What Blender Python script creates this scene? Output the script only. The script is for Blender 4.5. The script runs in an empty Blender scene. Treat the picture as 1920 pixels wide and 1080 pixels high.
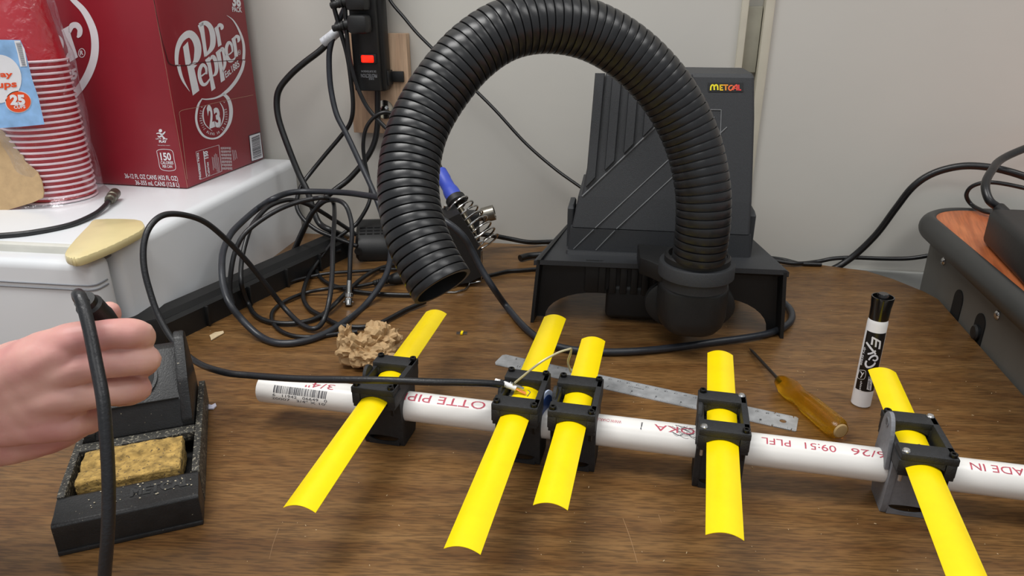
import bpy, bmesh, math, random
from mathutils import Vector, Matrix, noise
from mathutils.geometry import tessellate_polygon
random.seed(7)
V=Vector; PI=math.pi
# ------------------------------------------------------------------ camera, light, exposure
F_PX=1340.0; PITCH=math.radians(22.0); CAM_H=0.375
SP,CP=math.sin(PITCH),math.cos(PITCH)
scn=bpy.context.scene
COL=scn.collection
cam_d=bpy.data.cameras.new('camera'); cam=bpy.data.objects.new('camera',cam_d); COL.objects.link(cam)
cam.location=(0,0,CAM_H); cam.rotation_euler=(PI/2-PITCH,0,0)
cam_d.sensor_width=36; cam_d.lens=F_PX/1920*36; cam_d.clip_start=.02; cam_d.clip_end=50
scn.camera=cam
w=bpy.data.worlds.new('world'); scn.world=w; w.use_nodes=True
w.node_tree.nodes['Background'].inputs[0].default_value=(.93,.96,1,1)
w.node_tree.nodes['Background'].inputs[1].default_value=0.36
def area(name,loc,rot,sx,sy,e,col=(1,1,1)):
    d=bpy.data.lights.new(name,'AREA'); d.shape='RECTANGLE'; d.size=sx; d.size_y=sy; d.energy=e; d.color=col
    o=bpy.data.objects.new(name,d); COL.objects.link(o); o.location=loc; o.rotation_euler=rot; return o
area('ceiling_panel_light',(-.75,.35,1.95),(0,0,0),1.2,.6,26,(1,.985,.96))
area('ceiling_panel_light',(1.1,.1,1.95),(0,0,0),1.2,.6,12,(1,.985,.96))
area('ceiling_panel_light',(-.3,-1.6,1.95),(0,0,0),1.2,.6,12,(1,.985,.96))
scn.view_settings.view_transform='Standard'; scn.view_settings.look='None'
scn.view_settings.gamma=1; scn.view_settings.exposure=0.24; scn.view_settings.use_curve_mapping=False
# ------------------------------------------------------------------ pixel -> world helpers (points on real planes)
def ray(x,y):
    u=(x-960)/F_PX; v=(y-540)/F_PX
    return V((u,CP-v*SP,-(SP+v*CP)))
O_=V((0,0,CAM_H))
def at(x,y,z=0.):
    r=ray(x,y); return O_+r*((CAM_H-z)/-r.z)
def atF(x,y,F):
    r=ray(x,y); return O_+r*(F/r.y)
def onplane(x,y,O,n):
    r=ray(x,y); return O_+r*((O-O_).dot(n)/r.dot(n))
# ------------------------------------------------------------------ materials
def lin(c):
    if isinstance(c,str):
        c=[int(c[i:i+2],16)/255 for i in (0,2,4)]
    return tuple((x/12.92 if x<=.04045 else ((x+.055)/1.055)**2.4) for x in c)
MATS={}
def mat(name,col,rough=.5,metal=0.,var=.08,vs=40.,bump=0.,bs=200.,spec=.5,emit=None,trans=0.,coat=0.,alpha=1.,sub=0.,stretch=None,detail=4):
    if name in MATS: return MATS[name]
    m=bpy.data.materials.new(name); m.use_nodes=True; nt=m.node_tree; p=nt.nodes['Principled BSDF']
    c=lin(col); L=nt.links.new
    tc=nt.nodes.new('ShaderNodeTexCoord'); mp=nt.nodes.new('ShaderNodeMapping'); L(tc.outputs['Object'],mp.inputs[0])
    if stretch: mp.inputs['Scale'].default_value=stretch
    n=nt.nodes.new('ShaderNodeTexNoise'); n.inputs['Scale'].default_value=vs; n.inputs['Detail'].default_value=detail
    L(mp.outputs[0],n.inputs['Vector'])
    r=nt.nodes.new('ShaderNodeValToRGB'); L(n.outputs[0],r.inputs[0])
    r.color_ramp.elements[0].position=.3; r.color_ramp.elements[1].position=.7
    r.color_ramp.elements[0].color=tuple(min(1,x*(1-var)) for x in c)+(1,)
    r.color_ramp.elements[1].color=tuple(min(1,x*(1+var)) for x in c)+(1,)
    L(r.outputs[0],p.inputs['Base Color'])
    p.inputs['Roughness'].default_value=rough; p.inputs['Metallic'].default_value=metal
    p.inputs['Specular IOR Level'].default_value=spec
    if trans: p.inputs['Transmission Weight'].default_value=trans
    if coat: p.inputs['Coat Weight'].default_value=coat; p.inputs['Coat Roughness'].default_value=.1
    if sub:
        p.inputs['Subsurface Weight'].default_value=sub; p.inputs['Subsurface Radius'].default_value=(1,.35,.2); p.inputs['Subsurface Scale'].default_value=.004
    if emit: p.inputs['Emission Color'].default_value=lin(emit[0])+(1,); p.inputs['Emission Strength'].default_value=emit[1]
    if alpha<1: p.inputs['Alpha'].default_value=alpha
    if bump:
        n2=nt.nodes.new('ShaderNodeTexNoise'); n2.inputs['Scale'].default_value=bs; n2.inputs['Detail'].default_value=3
        L(mp.outputs[0],n2.inputs['Vector'])
        b=nt.nodes.new('ShaderNodeBump'); b.inputs['Strength'].default_value=bump; b.inputs['Distance'].default_value=.001
        L(n2.outputs[0],b.inputs['Height']); L(b.outputs[0],p.inputs['Normal'])
    MATS[name]=m; return m
def wood(name,dark,mid,light,rough=.45,sc=(5,70,5),rot=0.,fine=(18,420,18),finestr=.55,bump=.15):
    m=bpy.data.materials.new(name); m.use_nodes=True; nt=m.node_tree; p=nt.nodes['Principled BSDF']; L=nt.links.new
    tc=nt.nodes.new('ShaderNodeTexCoord')
    def nz(scale,detail,dist=0.):
        r0=nt.nodes.new('ShaderNodeMapping'); r0.inputs['Rotation'].default_value=(0,0,rot); L(tc.outputs['Object'],r0.inputs[0])
        mp=nt.nodes.new('ShaderNodeMapping'); mp.inputs['Scale'].default_value=scale; L(r0.outputs[0],mp.inputs[0])
        n=nt.nodes.new('ShaderNodeTexNoise'); n.inputs['Scale'].default_value=1; n.inputs['Detail'].default_value=detail; n.inputs['Distortion'].default_value=dist
        L(mp.outputs[0],n.inputs['Vector']); return n
    n=nz(sc,5,.6); r=nt.nodes.new('ShaderNodeValToRGB'); L(n.outputs[0],r.inputs[0])
    e=r.color_ramp.elements; e[0].position=.3; e[0].color=lin(dark)+(1,); e[1].position=.72; e[1].color=lin(light)+(1,)
    x=e.new(.5); x.color=lin(mid)+(1,)
    f=nz(fine,3); r2=nt.nodes.new('ShaderNodeValToRGB'); L(f.outputs[0],r2.inputs[0])
    r2.color_ramp.elements[0].position=.40; r2.color_ramp.elements[0].color=(1-finestr,)*3+(1,); r2.color_ramp.elements[1].position=.56; r2.color_ramp.elements[1].color=(1,1,1,1)
    mx=nt.nodes.new('ShaderNodeMixRGB'); mx.blend_type='MULTIPLY'; mx.inputs[0].default_value=1
    L(r.outputs[0],mx.inputs[1]); L(r2.outputs[0],mx.inputs[2]); L(mx.outputs[0],p.inputs['Base Color'])
    p.inputs['Roughness'].default_value=rough
    b=nt.nodes.new('ShaderNodeBump'); b.inputs['Strength'].default_value=bump; b.inputs['Distance'].default_value=.0005
    L(f.outputs[0],b.inputs['Height']); L(b.outputs[0],p.inputs['Normal'])
    MATS[name]=m; return m
BLK=mat('black_plastic','161718',.5,var=.15,bump=.15,bs=900)
BLKS=mat('black_gloss_cord','151618',.34,var=.2,vs=120,bump=.1,bs=300)
BLKC=mat('black_coax_jacket','1c1d20',.38,var=.15,vs=200,bump=.25,bs=500)
GRYC=mat('grey_black_cord','2a2d33',.36,var=.2,vs=60,bump=.15,bs=260)
BLKM=mat('black_matte_print','222325',.6,var=.2,vs=300,bump=.5,bs=1400)
CHAR=mat('charcoal_casting','2f3134',.55,var=.12,vs=600,bump=.4,bs=1600)
DARK=mat('dark_recess','0b0b0c',.7)
WHITE=mat('white_pvc','eceae6',.32,var=.03,vs=25,bump=.05)
YEL=mat('yellow_tape','ffdf00',.36,var=.03,vs=60)
YELU=mat('grey_tape_underside','8c8a60',.5)
INK=mat('white_ink','e6e6ea',.5,var=.04)
REDINK=mat('red_ink','b9475a',.5,var=.25,vs=400)
BLKINK=mat('black_ink','3c3c44',.6,var=.3,vs=500)
STEEL=mat('brushed_steel','9a9c9e',.32,.9,var=.15,vs=80)
CHROME=mat('chrome','c8c8c6',.15,1.,var=.08)
# ------------------------------------------------------------------ geometry builder
class G:
    def __init__(s): s.v=[]; s.f=[]; s.mi=[]
    def add(s,vs,fs,mi=0):
        b=len(s.v); s.v+= [V(p) for p in vs]; s.f+=[tuple(i+b for i in f) for f in fs]; s.mi+=[mi]*len(fs); return s
    def box(s,c,size,R=None,b=0.,seg=2,mi=0,taper=None):
        bm=bmesh.new(); bmesh.ops.create_cube(bm,size=1)
        for v in bm.verts: v.co=V((v.co.x*size[0],v.co.y*size[1],v.co.z*size[2]))
        if taper:
            for v in bm.verts:
                if v.co.z>0: v.co.x*=taper[0]; v.co.y*=taper[1]
        if b: bmesh.ops.bevel(bm,geom=list(bm.edges),offset=b,segments=seg,profile=.5,affect='EDGES')
        return s.frombm(bm,c,R,mi)
    def frombm(s,bm,c=(0,0,0),R=None,mi=0):
        bm.verts.index_update(); c=V(c)
        vs=[((R@v.co) if R else v.co)+c for v in bm.verts]; fs=[[v.index for v in f.verts] for f in bm.faces]; bm.free()
        return s.add(vs,fs,mi)
    def prism(s,poly,z0,z1,M=None,b=0.,mi=0):
        """extrude 2D outline (x,y) from z0 to z1, mapped by M(Vector)->Vector"""
        bm=bmesh.new(); n=len(poly)
        bt=[bm.verts.new((p[0],p[1],z0)) for p in poly]; f=bm.faces.new(bt)
        r=bmesh.ops.extrude_face_region(bm,geom=[f])
        for e in r['geom']:
            if isinstance(e,bmesh.types.BMVert): e.co.z=z1
        bmesh.ops.recalc_face_normals(bm,faces=bm.faces)
        if b: bmesh.ops.bevel(bm,geom=[e for e in bm.edges],offset=b,segments=2,profile=.5,affect='EDGES')
        bmesh.ops.triangulate(bm,faces=[f for f in bm.faces if len(f.verts)>4])
        bm.verts.index_update()
        vs=[M(v.co) if M else v.co.copy() for v in bm.verts]; fs=[[v.index for v in f.verts] for f in bm.faces]; bm.free()
        return s.add(vs,fs,mi)
    def tube(s,pts,r,seg=12,caps=True,closed=False,mi=0,flat=1.,up=None):
        pts=[V(p) for p in pts]; n=len(pts); rs=r if isinstance(r,(list,tuple)) else [r]*n
        T=[]
        for i in range(n):
            a=pts[i-1] if (i or closed) else pts[i]; b=pts[(i+1)%n] if (i<n-1 or closed) else pts[i]
            t=(b-a); T.append(t.normalized() if t.length>1e-9 else V((0,0,1)))
        N=T[0].orthogonal().normalized()
        if up is not None: N=(V(up)-T[0]*V(up).dot(T[0])).normalized()
        base=len(s.v); fr=[]
        for i in range(n):
            if i:
                ax=T[i-1].cross(T[i])
                if ax.length>1e-8: N=Matrix.Rotation(T[i-1].angle(T[i]),3,ax.normalized())@N
                N=(N-T[i]*N.dot(T[i])).normalized()
            B=T[i].cross(N)
            for k in range(seg):
                a=2*PI*k/seg; s.v.append(pts[i]+N*(math.cos(a)*rs[i]*flat)+B*(math.sin(a)*rs[i]))
        m=n if closed else n-1
        for i in range(m):
            j=(i+1)%n
            for k in range(seg):
                k2=(k+1)%seg
                s.f.append((base+i*seg+k,base+i*seg+k2,base+j*seg+k2,base+j*seg+k)); s.mi.append(mi)
        if caps and not closed:
            s.f.append(tuple(base+k for k in range(seg))[::-1]); s.mi.append(mi)
            s.f.append(tuple(base+(n-1)*seg+k for k in range(seg))); s.mi.append(mi)
        return s
    def lathe(s,prof,c=(0,0,0),axis=(0,0,1),seg=32,mi=0,sx=1.,sy=1.,ref=None):
        """profile [(r,h)] around axis at c"""
        A=V(axis).normalized(); N=A.orthogonal().normalized()
        if ref is not None: N=(V(ref)-A*V(ref).dot(A)).normalized()
        B=A.cross(N); c=V(c); base=len(s.v)
        for r,h in prof:
            for k in range(seg):
                a=2*PI*k/seg; s.v.append(c+A*h+N*(math.cos(a)*r*sx)+B*(math.sin(a)*r*sy))
        for i in range(len(prof)-1):
            for k in range(seg):
                k2=(k+1)%seg; s.f.append((base+i*seg+k,base+i*seg+k2,base+(i+1)*seg+k2,base+(i+1)*seg+k)); s.mi.append(mi)
        for i,fl in ((0,True),(len(prof)-1,False)):
            if prof[i][0]>1e-6:
                q=tuple(base+i*seg+k for k in range(seg)); s.f.append(q[::-1] if fl else q); s.mi.append(mi)
        return s
    def cyl(s,a,b,r,seg=16,mi=0,r2=None):
        a,b=V(a),V(b); return s.lathe([(r,0),(r if r2 is None else r2,(b-a).length)],a,(b-a),seg,mi)
    def ball(s,c,r,seg=12,mi=0):
        bm=bmesh.new(); bmesh.ops.create_icosphere(bm,subdivisions=2,radius=1)
        rr=r if isinstance(r,(tuple,list)) else (r,r,r)
        for v in bm.verts: v.co=V((v.co.x*rr[0],v.co.y*rr[1],v.co.z*rr[2]))
        return s.frombm(bm,c,None,mi)
    def ribbon(s,pts,mapper,sub=6,mi=0):
        """stroke (x,y,width) in picture units laid on a real surface by mapper"""
        P=spl([V((p[0],p[1],p[2])) for p in pts],sub)
        L=[];R=[]
        for i,p in enumerate(P):
            a=P[max(0,i-1)]; b=P[min(len(P)-1,i+1)]; t=V((b.x-a.x,b.y-a.y))
            t=t.normalized() if t.length>0 else V((1,0)); n=V((-t.y,t.x)); h=p.z/2
            L.append(mapper(p.x+n.x*h,p.y+n.y*h)); R.append(mapper(p.x-n.x*h,p.y-n.y*h))
        k=len(P); return s.add(L+R,[(i,i+1,k+i+1,k+i) for i in range(k-1)],mi)
    def poly(s,pts,mapper,mi=0):
        vs=[mapper(*p) for p in pts]
        tr=tessellate_polygon([[V((p[0],p[1],0)) for p in pts]])
        return s.add(vs,tr,mi)
    def build(s,name,m,parent=None,smooth=True,angle=35,clean=True):
        inv=RM[parent.name].inverted() if parent is not None else Matrix()
        me=bpy.data.meshes.new(name); me.from_pydata([inv@v for v in s.v],[],s.f)
        ms=m if isinstance(m,(list,tuple)) else [m]
        for x in ms: me.materials.append(x)
        me.polygons.foreach_set('material_index',s.mi)
        if clean:
            bm=bmesh.new(); bm.from_mesh(me); bmesh.ops.remove_doubles(bm,verts=bm.verts,dist=1e-6)
            bmesh.ops.recalc_face_normals(bm,faces=bm.faces); bm.to_mesh(me); bm.free()
        if smooth:
            me.polygons.foreach_set('use_smooth',[True]*len(me.polygons)); me.set_sharp_from_angle(angle=math.radians(angle))
        me.update()
        o=bpy.data.objects.new(name,me); COL.objects.link(o)
        if parent is not None: o.parent=parent; RM[o.name]=RM[parent.name]
        else: RM[o.name]=Matrix()
        return o
RM={}
def thing(name,label,cat,loc=(0,0,0),rz=0.,group=None):
    o=bpy.data.objects.new(name,None); COL.objects.link(o); o.empty_display_size=.02
    o.location=loc; o.rotation_euler=(0,0,rz); o['label']=label; o['category']=cat
    if group: o['group']=group
    RM[o.name]=Matrix.Translation(V(loc))@Matrix.Rotation(rz,4,'Z'); return o
def tag(o,label,cat,group=None,kind=None):
    o['label']=label; o['category']=cat
    if group: o['group']=group
    if kind: o['kind']=kind
    return o
def struct(o): o['kind']='structure'; return o
def spl(P,n=8,closed=False):
    out=[]; m=len(P)
    rng=range(m if closed else m-1)
    for i in rng:
        if closed: p0,p1,p2,p3=P[i-1],P[i],P[(i+1)%m],P[(i+2)%m]
        else: p0,p1,p2,p3=P[max(i-1,0)],P[i],P[i+1],P[min(i+2,m-1)]
        for k in range(n):
            t=k/n
            out.append(.5*((2*p1)+(p2-p0)*t+(2*p0-5*p1+4*p2-p3)*t*t+(3*p1-p0-3*p2+p3)*t**3))
    if not closed: out.append(P[-1].copy())
    return out
def P_(x,y,z=None,F=None): return at(x,y,z) if F is None else atF(x,y,F)
def pth(pts):
    """(x,y,z) = height over the desk ; (x,y,-F) = distance from the viewer's wall"""
    return [at(p[0],p[1],p[2]) if p[2]>=0 else atF(p[0],p[1],-p[2]/1000) for p in pts]
def smoothpath(P,n=8):
    return spl(P,n)
_tc={}
def textgeo(txt,bold=0.,ext=0.):
    k=(txt,bold)
    if k in _tc: return _tc[k]
    c=bpy.data.curves.new('t','FONT'); c.body=txt; c.size=1; c.offset=bold; c.resolution_u=3
    o=bpy.data.objects.new('t',c); COL.objects.link(o)
    dg=bpy.context.evaluated_depsgraph_get(); dg.update()
    me=bpy.data.meshes.new_from_object(o.evaluated_get(dg))
    bpy.data.objects.remove(o); bpy.data.curves.remove(c)
    bm=bmesh.new(); bm.from_mesh(me); bmesh.ops.triangulate(bm,faces=bm.faces)
    bpy.data.meshes.remove(me)
    _tc[k]=bm; return bm
def text(g,txt,org,right,up,mapper,bold=.02,cuts=0,mi=0,cap=.69):
    bm=textgeo(txt,bold).copy()
    xs=[v.co.x for v in bm.verts]; x0,x1=min(xs),max(xs)
    for i in range(1,cuts):
        bmesh.ops.bisect_plane(bm,geom=list(bm.verts)+list(bm.edges)+list(bm.faces),plane_co=(0,-.2+i*1.1/cuts,0),plane_no=(0,1,0))
    bm.verts.index_update()
    vs=[]
    for v in bm.verts:
        a=(v.co.x-x0)/(x1-x0); b=v.co.y/cap
        vs.append(mapper(org[0]+right[0]*a+up[0]*b,org[1]+right[1]*a+up[1]*b))
    fs=[[v.index for v in f.verts] for f in bm.faces]; bm.free(); g.add(vs,fs,mi)
def planemap(O,n,off=.0003,zoom=None):
    O=V(O); n=V(n).normalized()
    if (O_-O).dot(n)<0: n=-n
    if zoom: zx,zy,sc=zoom
    else: zx=zy=0; sc=1
    def f(x,y): return onplane(zx+x/sc,zy+y/sc,O+n*off,n)
    return f
def cord(name,label,pts,r,m=None,n=7,cat='cable',group=None,seg=12,flat=1.,up=None,parent=None):
    g=G().tube(smoothpath(pth(pts),n),r,seg,flat=flat,up=up)
    o=g.build(name,m or BLKS,parent)
    if parent is None: tag(o,label,cat,group)
    return o

# ================================================================== SETTING
WY=math.radians(-9.5); WO=V((-.05,1.140,0)); wex=V((math.cos(WY),math.sin(WY),0)); wn=V((math.sin(WY),-math.cos(WY),0))  # wn points into the room
def onwall(x,y,off=0.): return onplane(x,y,WO+wn*off,wn)
def wall2(p): q=p-WO; return q.dot(wex),p.z
def WP(a,z,off=0.): return WO+wex*a+wn*off+V((0,0,z))
FLOOR_Z=-.73
wallm=mat('painted_wall','c4c2bb',.6,var=.035,vs=3,bump=.12,bs=60)
# scuffs
def scuffwall():
    m=wallm; nt=m.node_tree; p=nt.nodes['Principled BSDF']; L=nt.links.new
    src=p.inputs['Base Color'].links[0].from_socket
    tc=nt.nodes.new('ShaderNodeTexCoord'); n=nt.nodes.new('ShaderNodeTexNoise'); n.inputs['Scale'].default_value=14; n.inputs['Detail'].default_value=9; n.inputs['Roughness'].default_value=.7
    L(tc.outputs['Object'],n.inputs['Vector'])
    r=nt.nodes.new('ShaderNodeValToRGB'); r.color_ramp.elements[0].position=.27; r.color_ramp.elements[0].color=(.55,.53,.5,1); r.color_ramp.elements[1].position=.33; r.color_ramp.elements[1].color=(1,1,1,1)
    L(n.outputs[0],r.inputs[0]); mx=nt.nodes.new('ShaderNodeMixRGB'); mx.blend_type='MULTIPLY'; mx.inputs[0].default_value=.6
    L(src,mx.inputs[1]); L(r.outputs[0],mx.inputs[2]); L(mx.outputs[0],p.inputs['Base Color'])
scuffwall()
g=G(); 
def wbox(g,a0,a1,z0,z1,o0,o1,b=0,mi=0):
    R=Matrix.Rotation(WY,3,'Z'); c=WP((a0+a1)/2,(z0+z1)/2,(o0+o1)/2); return g.box(c,(a1-a0,abs(o1-o0),z1-z0),R,b,mi=mi)
# joint channel in the wall, located from its two strips
aL=[wall2(onwall(1376,137))[0],wall2(onwall(1389,137))[0],wall2(onwall(1419,137))[0],wall2(onwall(1436,137))[0]]
wbox(g,-2.2,aL[0],FLOOR_Z,1.9,-.05,0); wbox(g,aL[3],2.4,FLOOR_Z,1.9,-.05,0); wbox(g,aL[0],aL[3],FLOOR_Z,1.9,-.06,-.02)
struct(g.build('wall_back',wallm))
trimm=mat('cream_trim','c6c1b0',.5,var=.03)
g=G(); wbox(g,aL[0],aL[1],FLOOR_Z,1.9,-.02,.006,.0015); struct(g.build('trim_1',trimm))
g=G(); wbox(g,aL[2],aL[3],FLOOR_Z,1.9,-.02,.006,.0015); struct(g.build('trim_2',trimm))
zc=[onwall(1400,12)[2],onwall(1400,137)[2]]
g=G(); wbox(g,aL[1]+.001,aL[2]-.001,zc[1],zc[0],-.0195,-.008,.001); struct(g.build('trim_3',mat('channel_insert','a09d8e',.6,var=.12,vs=30)))
bz=-.012
g=G(); wbox(g,-1.0,2.4,FLOOR_Z,bz,.0005,.010,.003); struct(g.build('trim_4',mat('grey_lower_trim','a9aaa6',.55,var=.04)))
g=G().box((0,0,FLOOR_Z-.025),(5,4,.05)); struct(g.build('floor',mat('grey_floor','8a8680',.6,var=.12,vs=9)))

# desk -------------------------------------------------------------
deskm=wood('desk_laminate','6a4826','7c5932','8d693f',.38,sc=(7,60,7),rot=math.radians(3),fine=(60,620,60),finestr=.42,bump=.08)
pts=[V((-.42,-.45,0)),V((-.42,1.19,0))]
for a in (0,.2,.4): pass
pts=[V((-1.05,-.45,0)),V((-1.05,.635,0)),V((-.418,.655,0)),V((-.416,.75,0)),V((-.385,1.187,0)),WP(0,0,.006),WP(.45,0,.006)]
ed=[at(1575,500.5),at(1624,506.6),at(1677,522.9),at(1734,546),at(1760,560),at(1920,740)]
if (ed[0]-WO).dot(wn)<.003: ed[0]+=wn*(.004-(ed[0]-WO).dot(wn))
pts+=[V((p.x,p.y,0)) for p in ed]; d=(ed[-1]-ed[-2]).normalized(); pts.append(ed[-1]+d*1.1)
desk=thing('desk','wide brown wood-grain laminate desk against the painted wall','desk',(0,.4,FLOOR_Z))
G().prism([(p.x,p.y) for p in pts],-.028,0,b=.0025).build('desktop',deskm,desk)
for x,y in ((-.98,-.38),(-.36,-.38),(.3,-.38),(-.34,1.07),(.42,.94)):
    G().box((x,y,(FLOOR_Z-.03)/2),(.04,.04,-.03-FLOOR_Z)).build('leg',CHAR,desk)

# ================================================================== MINI FRIDGE
FZ=.13
wh=mat('white_enamel','dcdfe2',.28,var=.02,vs=10,coat=.3); wh2=mat('greyed_gasket','c9c8c0',.6,var=.06)
fn=at(216,466,FZ); ff=at(556,297,FZ); fd=(ff-fn).normalized(); fa=math.atan2(fd.y,fd.x)-PI/2
fr=thing('mini_fridge','white mini fridge with yellowed hinge cover at left of the desk','fridge',(fn.x-.24,fn.y+.26,FLOOR_Z),fa)
ex=V((math.cos(fa),math.sin(fa),0)); ey=V((-math.sin(fa),math.cos(fa),0)); Rf=Matrix.Rotation(fa,3,'Z')
dep=(ff-fn).length; W=.50
g=G().box(fn+ey*(dep/2)-ex*(W/2)+V((0,0,(FLOOR_Z-FZ)/2+.0)),(W,dep,FZ-FLOOR_Z),Rf,.012,4); g.build('cabinet',wh,fr)
# door
DT=.032
g=G().box(fn-ey*.0055-ex*(W/2+.004)+V((0,0,(FLOOR_Z+.05-FZ)/2-.006)),(W-.03,.012,FZ-FLOOR_Z-.03),Rf,.004); g.build('door_gasket',wh2,fr)
g=G().box(fn-ey*(.011+DT/2)-ex*(W/2)+V((0,0,-.002+(FLOOR_Z+.05-FZ)/2)),(W+.002,DT,FZ-FLOOR_Z-.05),Rf,.009,4)
door=g.build('door',wh,fr)
g=G()
for dz in (.026,.031):
    zz=FZ-dz; 
    rr=[]; hw=W/2+.0015; cr=.009
    c=fn-ey*(.011+DT/2)-ex*(W/2)+V((0,0,-dz))
    P=[]
    P.append(c-ex*hw-ey*(DT/2+.0004)); P.append(c+ex*(hw-cr)-ey*(DT/2+.0004))
    for k in range(1,7):
        a=PI/2*k/6; P.append(c+ex*(hw-cr+math.sin(a)*cr)-ey*(DT/2-cr+math.cos(a)*cr+.0004))
    P.append(c+ex*hw+ey*(DT/2-.012))
    g.tube(P,.0009,6)
g.build('door_molding',mat('grey_line','83868c',.5),fr)
# top ridge on the door edge and hinge cover
cream=mat('yellowed_plastic','dfd09c',.3,var=.04,coat=.3)
pl=[(120,474),(130,482),(150,482),(200,463),(240,444),(268,428),(270,418),(255,410),(180,410),(165,421),(137,450)]
w3=[at(x,y,FZ+.0105) for x,y in pl]
g=G().prism([(p.x,p.y) for p in spl([V((p.x,p.y,0)) for p in w3],3,True)],FZ+.0005,FZ+.0105,b=.003); g.build('hinge_cover',cream,fr)
g=G().box(fn-ey*.012-ex*.014+V((0,0,-.002)),(.02,.02,.012),Rf,.001); g.build('hinge',STEEL,fr)

# ================================================================== SODA CARTON
red=mat('red_carton','8c1a28',.42,var=.07,vs=14,coat=.15,bump=.04,bs=90); redd=mat('carton_dark_line','471016',.6); cardb=mat('raw_card','b98f7c',.7)
ca=at(352,355,FZ); cr_=at(497,298,FZ); cl0=at(178,347.5,FZ)
rd=(cr_-ca); RW=rd.length; rd.normalize(); ld=V((-rd.y,rd.x,0)); 
rz=math.atan2(rd.y,rd.x)-PI/2
car=thing('soda_carton','tall red soda can carton standing on the white fridge','box',(ca.x-.18,ca.y+.1,FZ),rz)
LW=.392; HH=.38
def carton_pt(a,b,z): return ca+rd*a+ld*b+V((0,0,z))
bm=bmesh.new()
g=G().box(carton_pt(RW/2,LW/2,HH/2+.0005),(LW,RW,HH),Matrix.Rotation(rz,3,'Z'),.0035,3); cbody=g.build('carton_body',red,car)
nR=ld*-1; nL=rd*-1
mR=planemap(ca,nR,.0004,(310,0,5.682)); mR2=planemap(ca,nR,.0004,(340,160,5.682)); mL=planemap(ca,nL,.0004,(80,0,4.906)); mL2=planemap(ca,nL,.0004,(200,230,7.712))
mR3=planemap(ca,nR,.0008,(310,0,5.682)); mR23=planemap(ca,nR,.0008,(340,160,5.682))
g=G()
S=lambda pts,m=mR: g.ribbon(pts,m,5)
S([(122,690,35),(120,600,42),(135,500,50),(180,410,62),(255,362,80),(315,410,78),(345,500,75),(342,590,72),(322,650,50),(285,685,12)])
S([(140,692,38),(160,780,34),(195,870,24),(260,975,3)])
g.poly([(188,500),(240,443),(278,690),(215,690)],mR); g.poly([(228,692),(300,690),(340,692),(308,728),(362,965),(293,1018)],mR)
g.poly([(346,272),(405,235),(425,400),(445,560),(415,612),(395,470),(372,350)],mR)
S([(365,268,40),(400,248,44),(440,250,52),(482,295,54),(505,380,60),(505,470,58),(482,530,45),(425,600,16)])
g.poly([(523,300),(560,268),(580,360),(600,478),(562,502),(548,400)],mR); S([(552,300,18),(575,266,34),(600,276,40),(602,300,34),(592,316,12)])
S([(383,812,16),(412,790,16),(440,770,18)]); S([(438,790,20),(432,722,28),(398,690,34),(368,740,38),(364,815,38),(392,893,40),(435,893,28),(482,825,8)])
g.poly([(422,640),(470,600),(490,700),(510,830),(535,940),(492,972),(470,830),(450,700)],mR); S([(475,640,12),(505,602,40),(535,650,42),(546,740,38),(532,790,30),(498,815,6)])
g.poly([(535,560),(580,520),(600,640),(620,760),(636,850),(592,880),(575,740),(558,640)],mR); S([(580,560,10),(608,516,36),(628,590,36),(634,680,32),(620,740,20),(606,770,6)])
S([(662,588,14),(690,572,14),(714,548,14)]); S([(716,552,16),(706,480,26),(676,452,32),(650,510,34),(654,590,36),(684,645,40),(722,640,24),(758,590,6)])
g.poly([(704,415),(742,382),(758,480),(775,598),(738,616),(728,500)],mR); S([(738,420,12),(755,388,30),(778,396,36),(782,428,30),(770,452,8)])
P=[(788+13*math.cos(a*PI/6),558+26*math.sin(a*PI/6),3.5) for a in range(13)]; S(P); text(g,'R',(781,570),(14,-3),(-2,-22),mR)
text(g,'Est.1885',(645,832),(148,-128),(-16,-66),mR,.02)
S([(655,163,3),(720,213,12),(780,310,20),(825,430,26),(838,540,30),(832,640,30)])
S([(838,644,30),(815,740,34),(760,850,36),(690,940,36),(640,985,34),(600,1015,26)]); S([(600,1015,24),(530,1045,18),(440,1058,14),(385,1052,10)])
text(g,'PACK',(714,122),(104,8),(-5,-50),mR,.035); text(g,'36',(716,60),(92,6),(-10,-108),mR,.05)
T=lambda pts: g.ribbon(pts,mR2,5)
T([(222,143,10),(185,200,22),(162,290,24),(160,380,24),(187,470,24),(240,540,22),(320,568,18),(400,550,20),(470,480,26),(515,390,34),(530,290,40),(520,200,40),(490,130,36),(445,92,28)])
T([(265,212,5),(237,260,13),(232,340,15),(257,420,11),(330,487,3)]); T([(412,183,6),(446,250,13),(452,330,13),(430,410,9),(400,455,3)])
text(g,'2',(300,448),(58,-22),(-34,-224),mR2,.05,cap=.72); text(g,'3',(365,440),(62,-16),(-26,-190),mR2,.05,cap=.72)
g.poly([(205,225),(218,232),(230,225),(219,240)],mR2); g.poly([(445,172),(457,180),(468,170),(458,188)],mR2)
arc='AUTHENTIC BLEND OF 23 FLAVORS'
for i,ch in enumerate(arc):
    if ch==' ': continue
    a=math.radians(163+(382-163)*i/(len(arc)-1)); cx,cy=343,330; rx,ry=150,200
    px,py=cx+rx*math.cos(a),cy-ry*math.sin(a)   # a goes 163..382 through 270 (bottom)
    tx,ty=-rx*math.sin(a),-ry*math.cos(a); l=math.hypot(tx,ty); tx/=l;ty/=l
    ux,uy=ty,-tx; ux,uy=(ux,uy) if (ux*(cx-px)+uy*(cy-py))>0 else (-ux,-uy)
    wd=11 if ch!='I' else 3
    text(g,ch,(px-tx*wd/2,py-ty*wd/2),(tx*wd,ty*wd),(ux*25,uy*25),mR2,.02)
text(g,'Nutrition Facts',(213,996),(-30,-280),(-23,6),mR2,.03); g.ribbon([(268,972,9),(236,700,9)],mR2)
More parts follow.
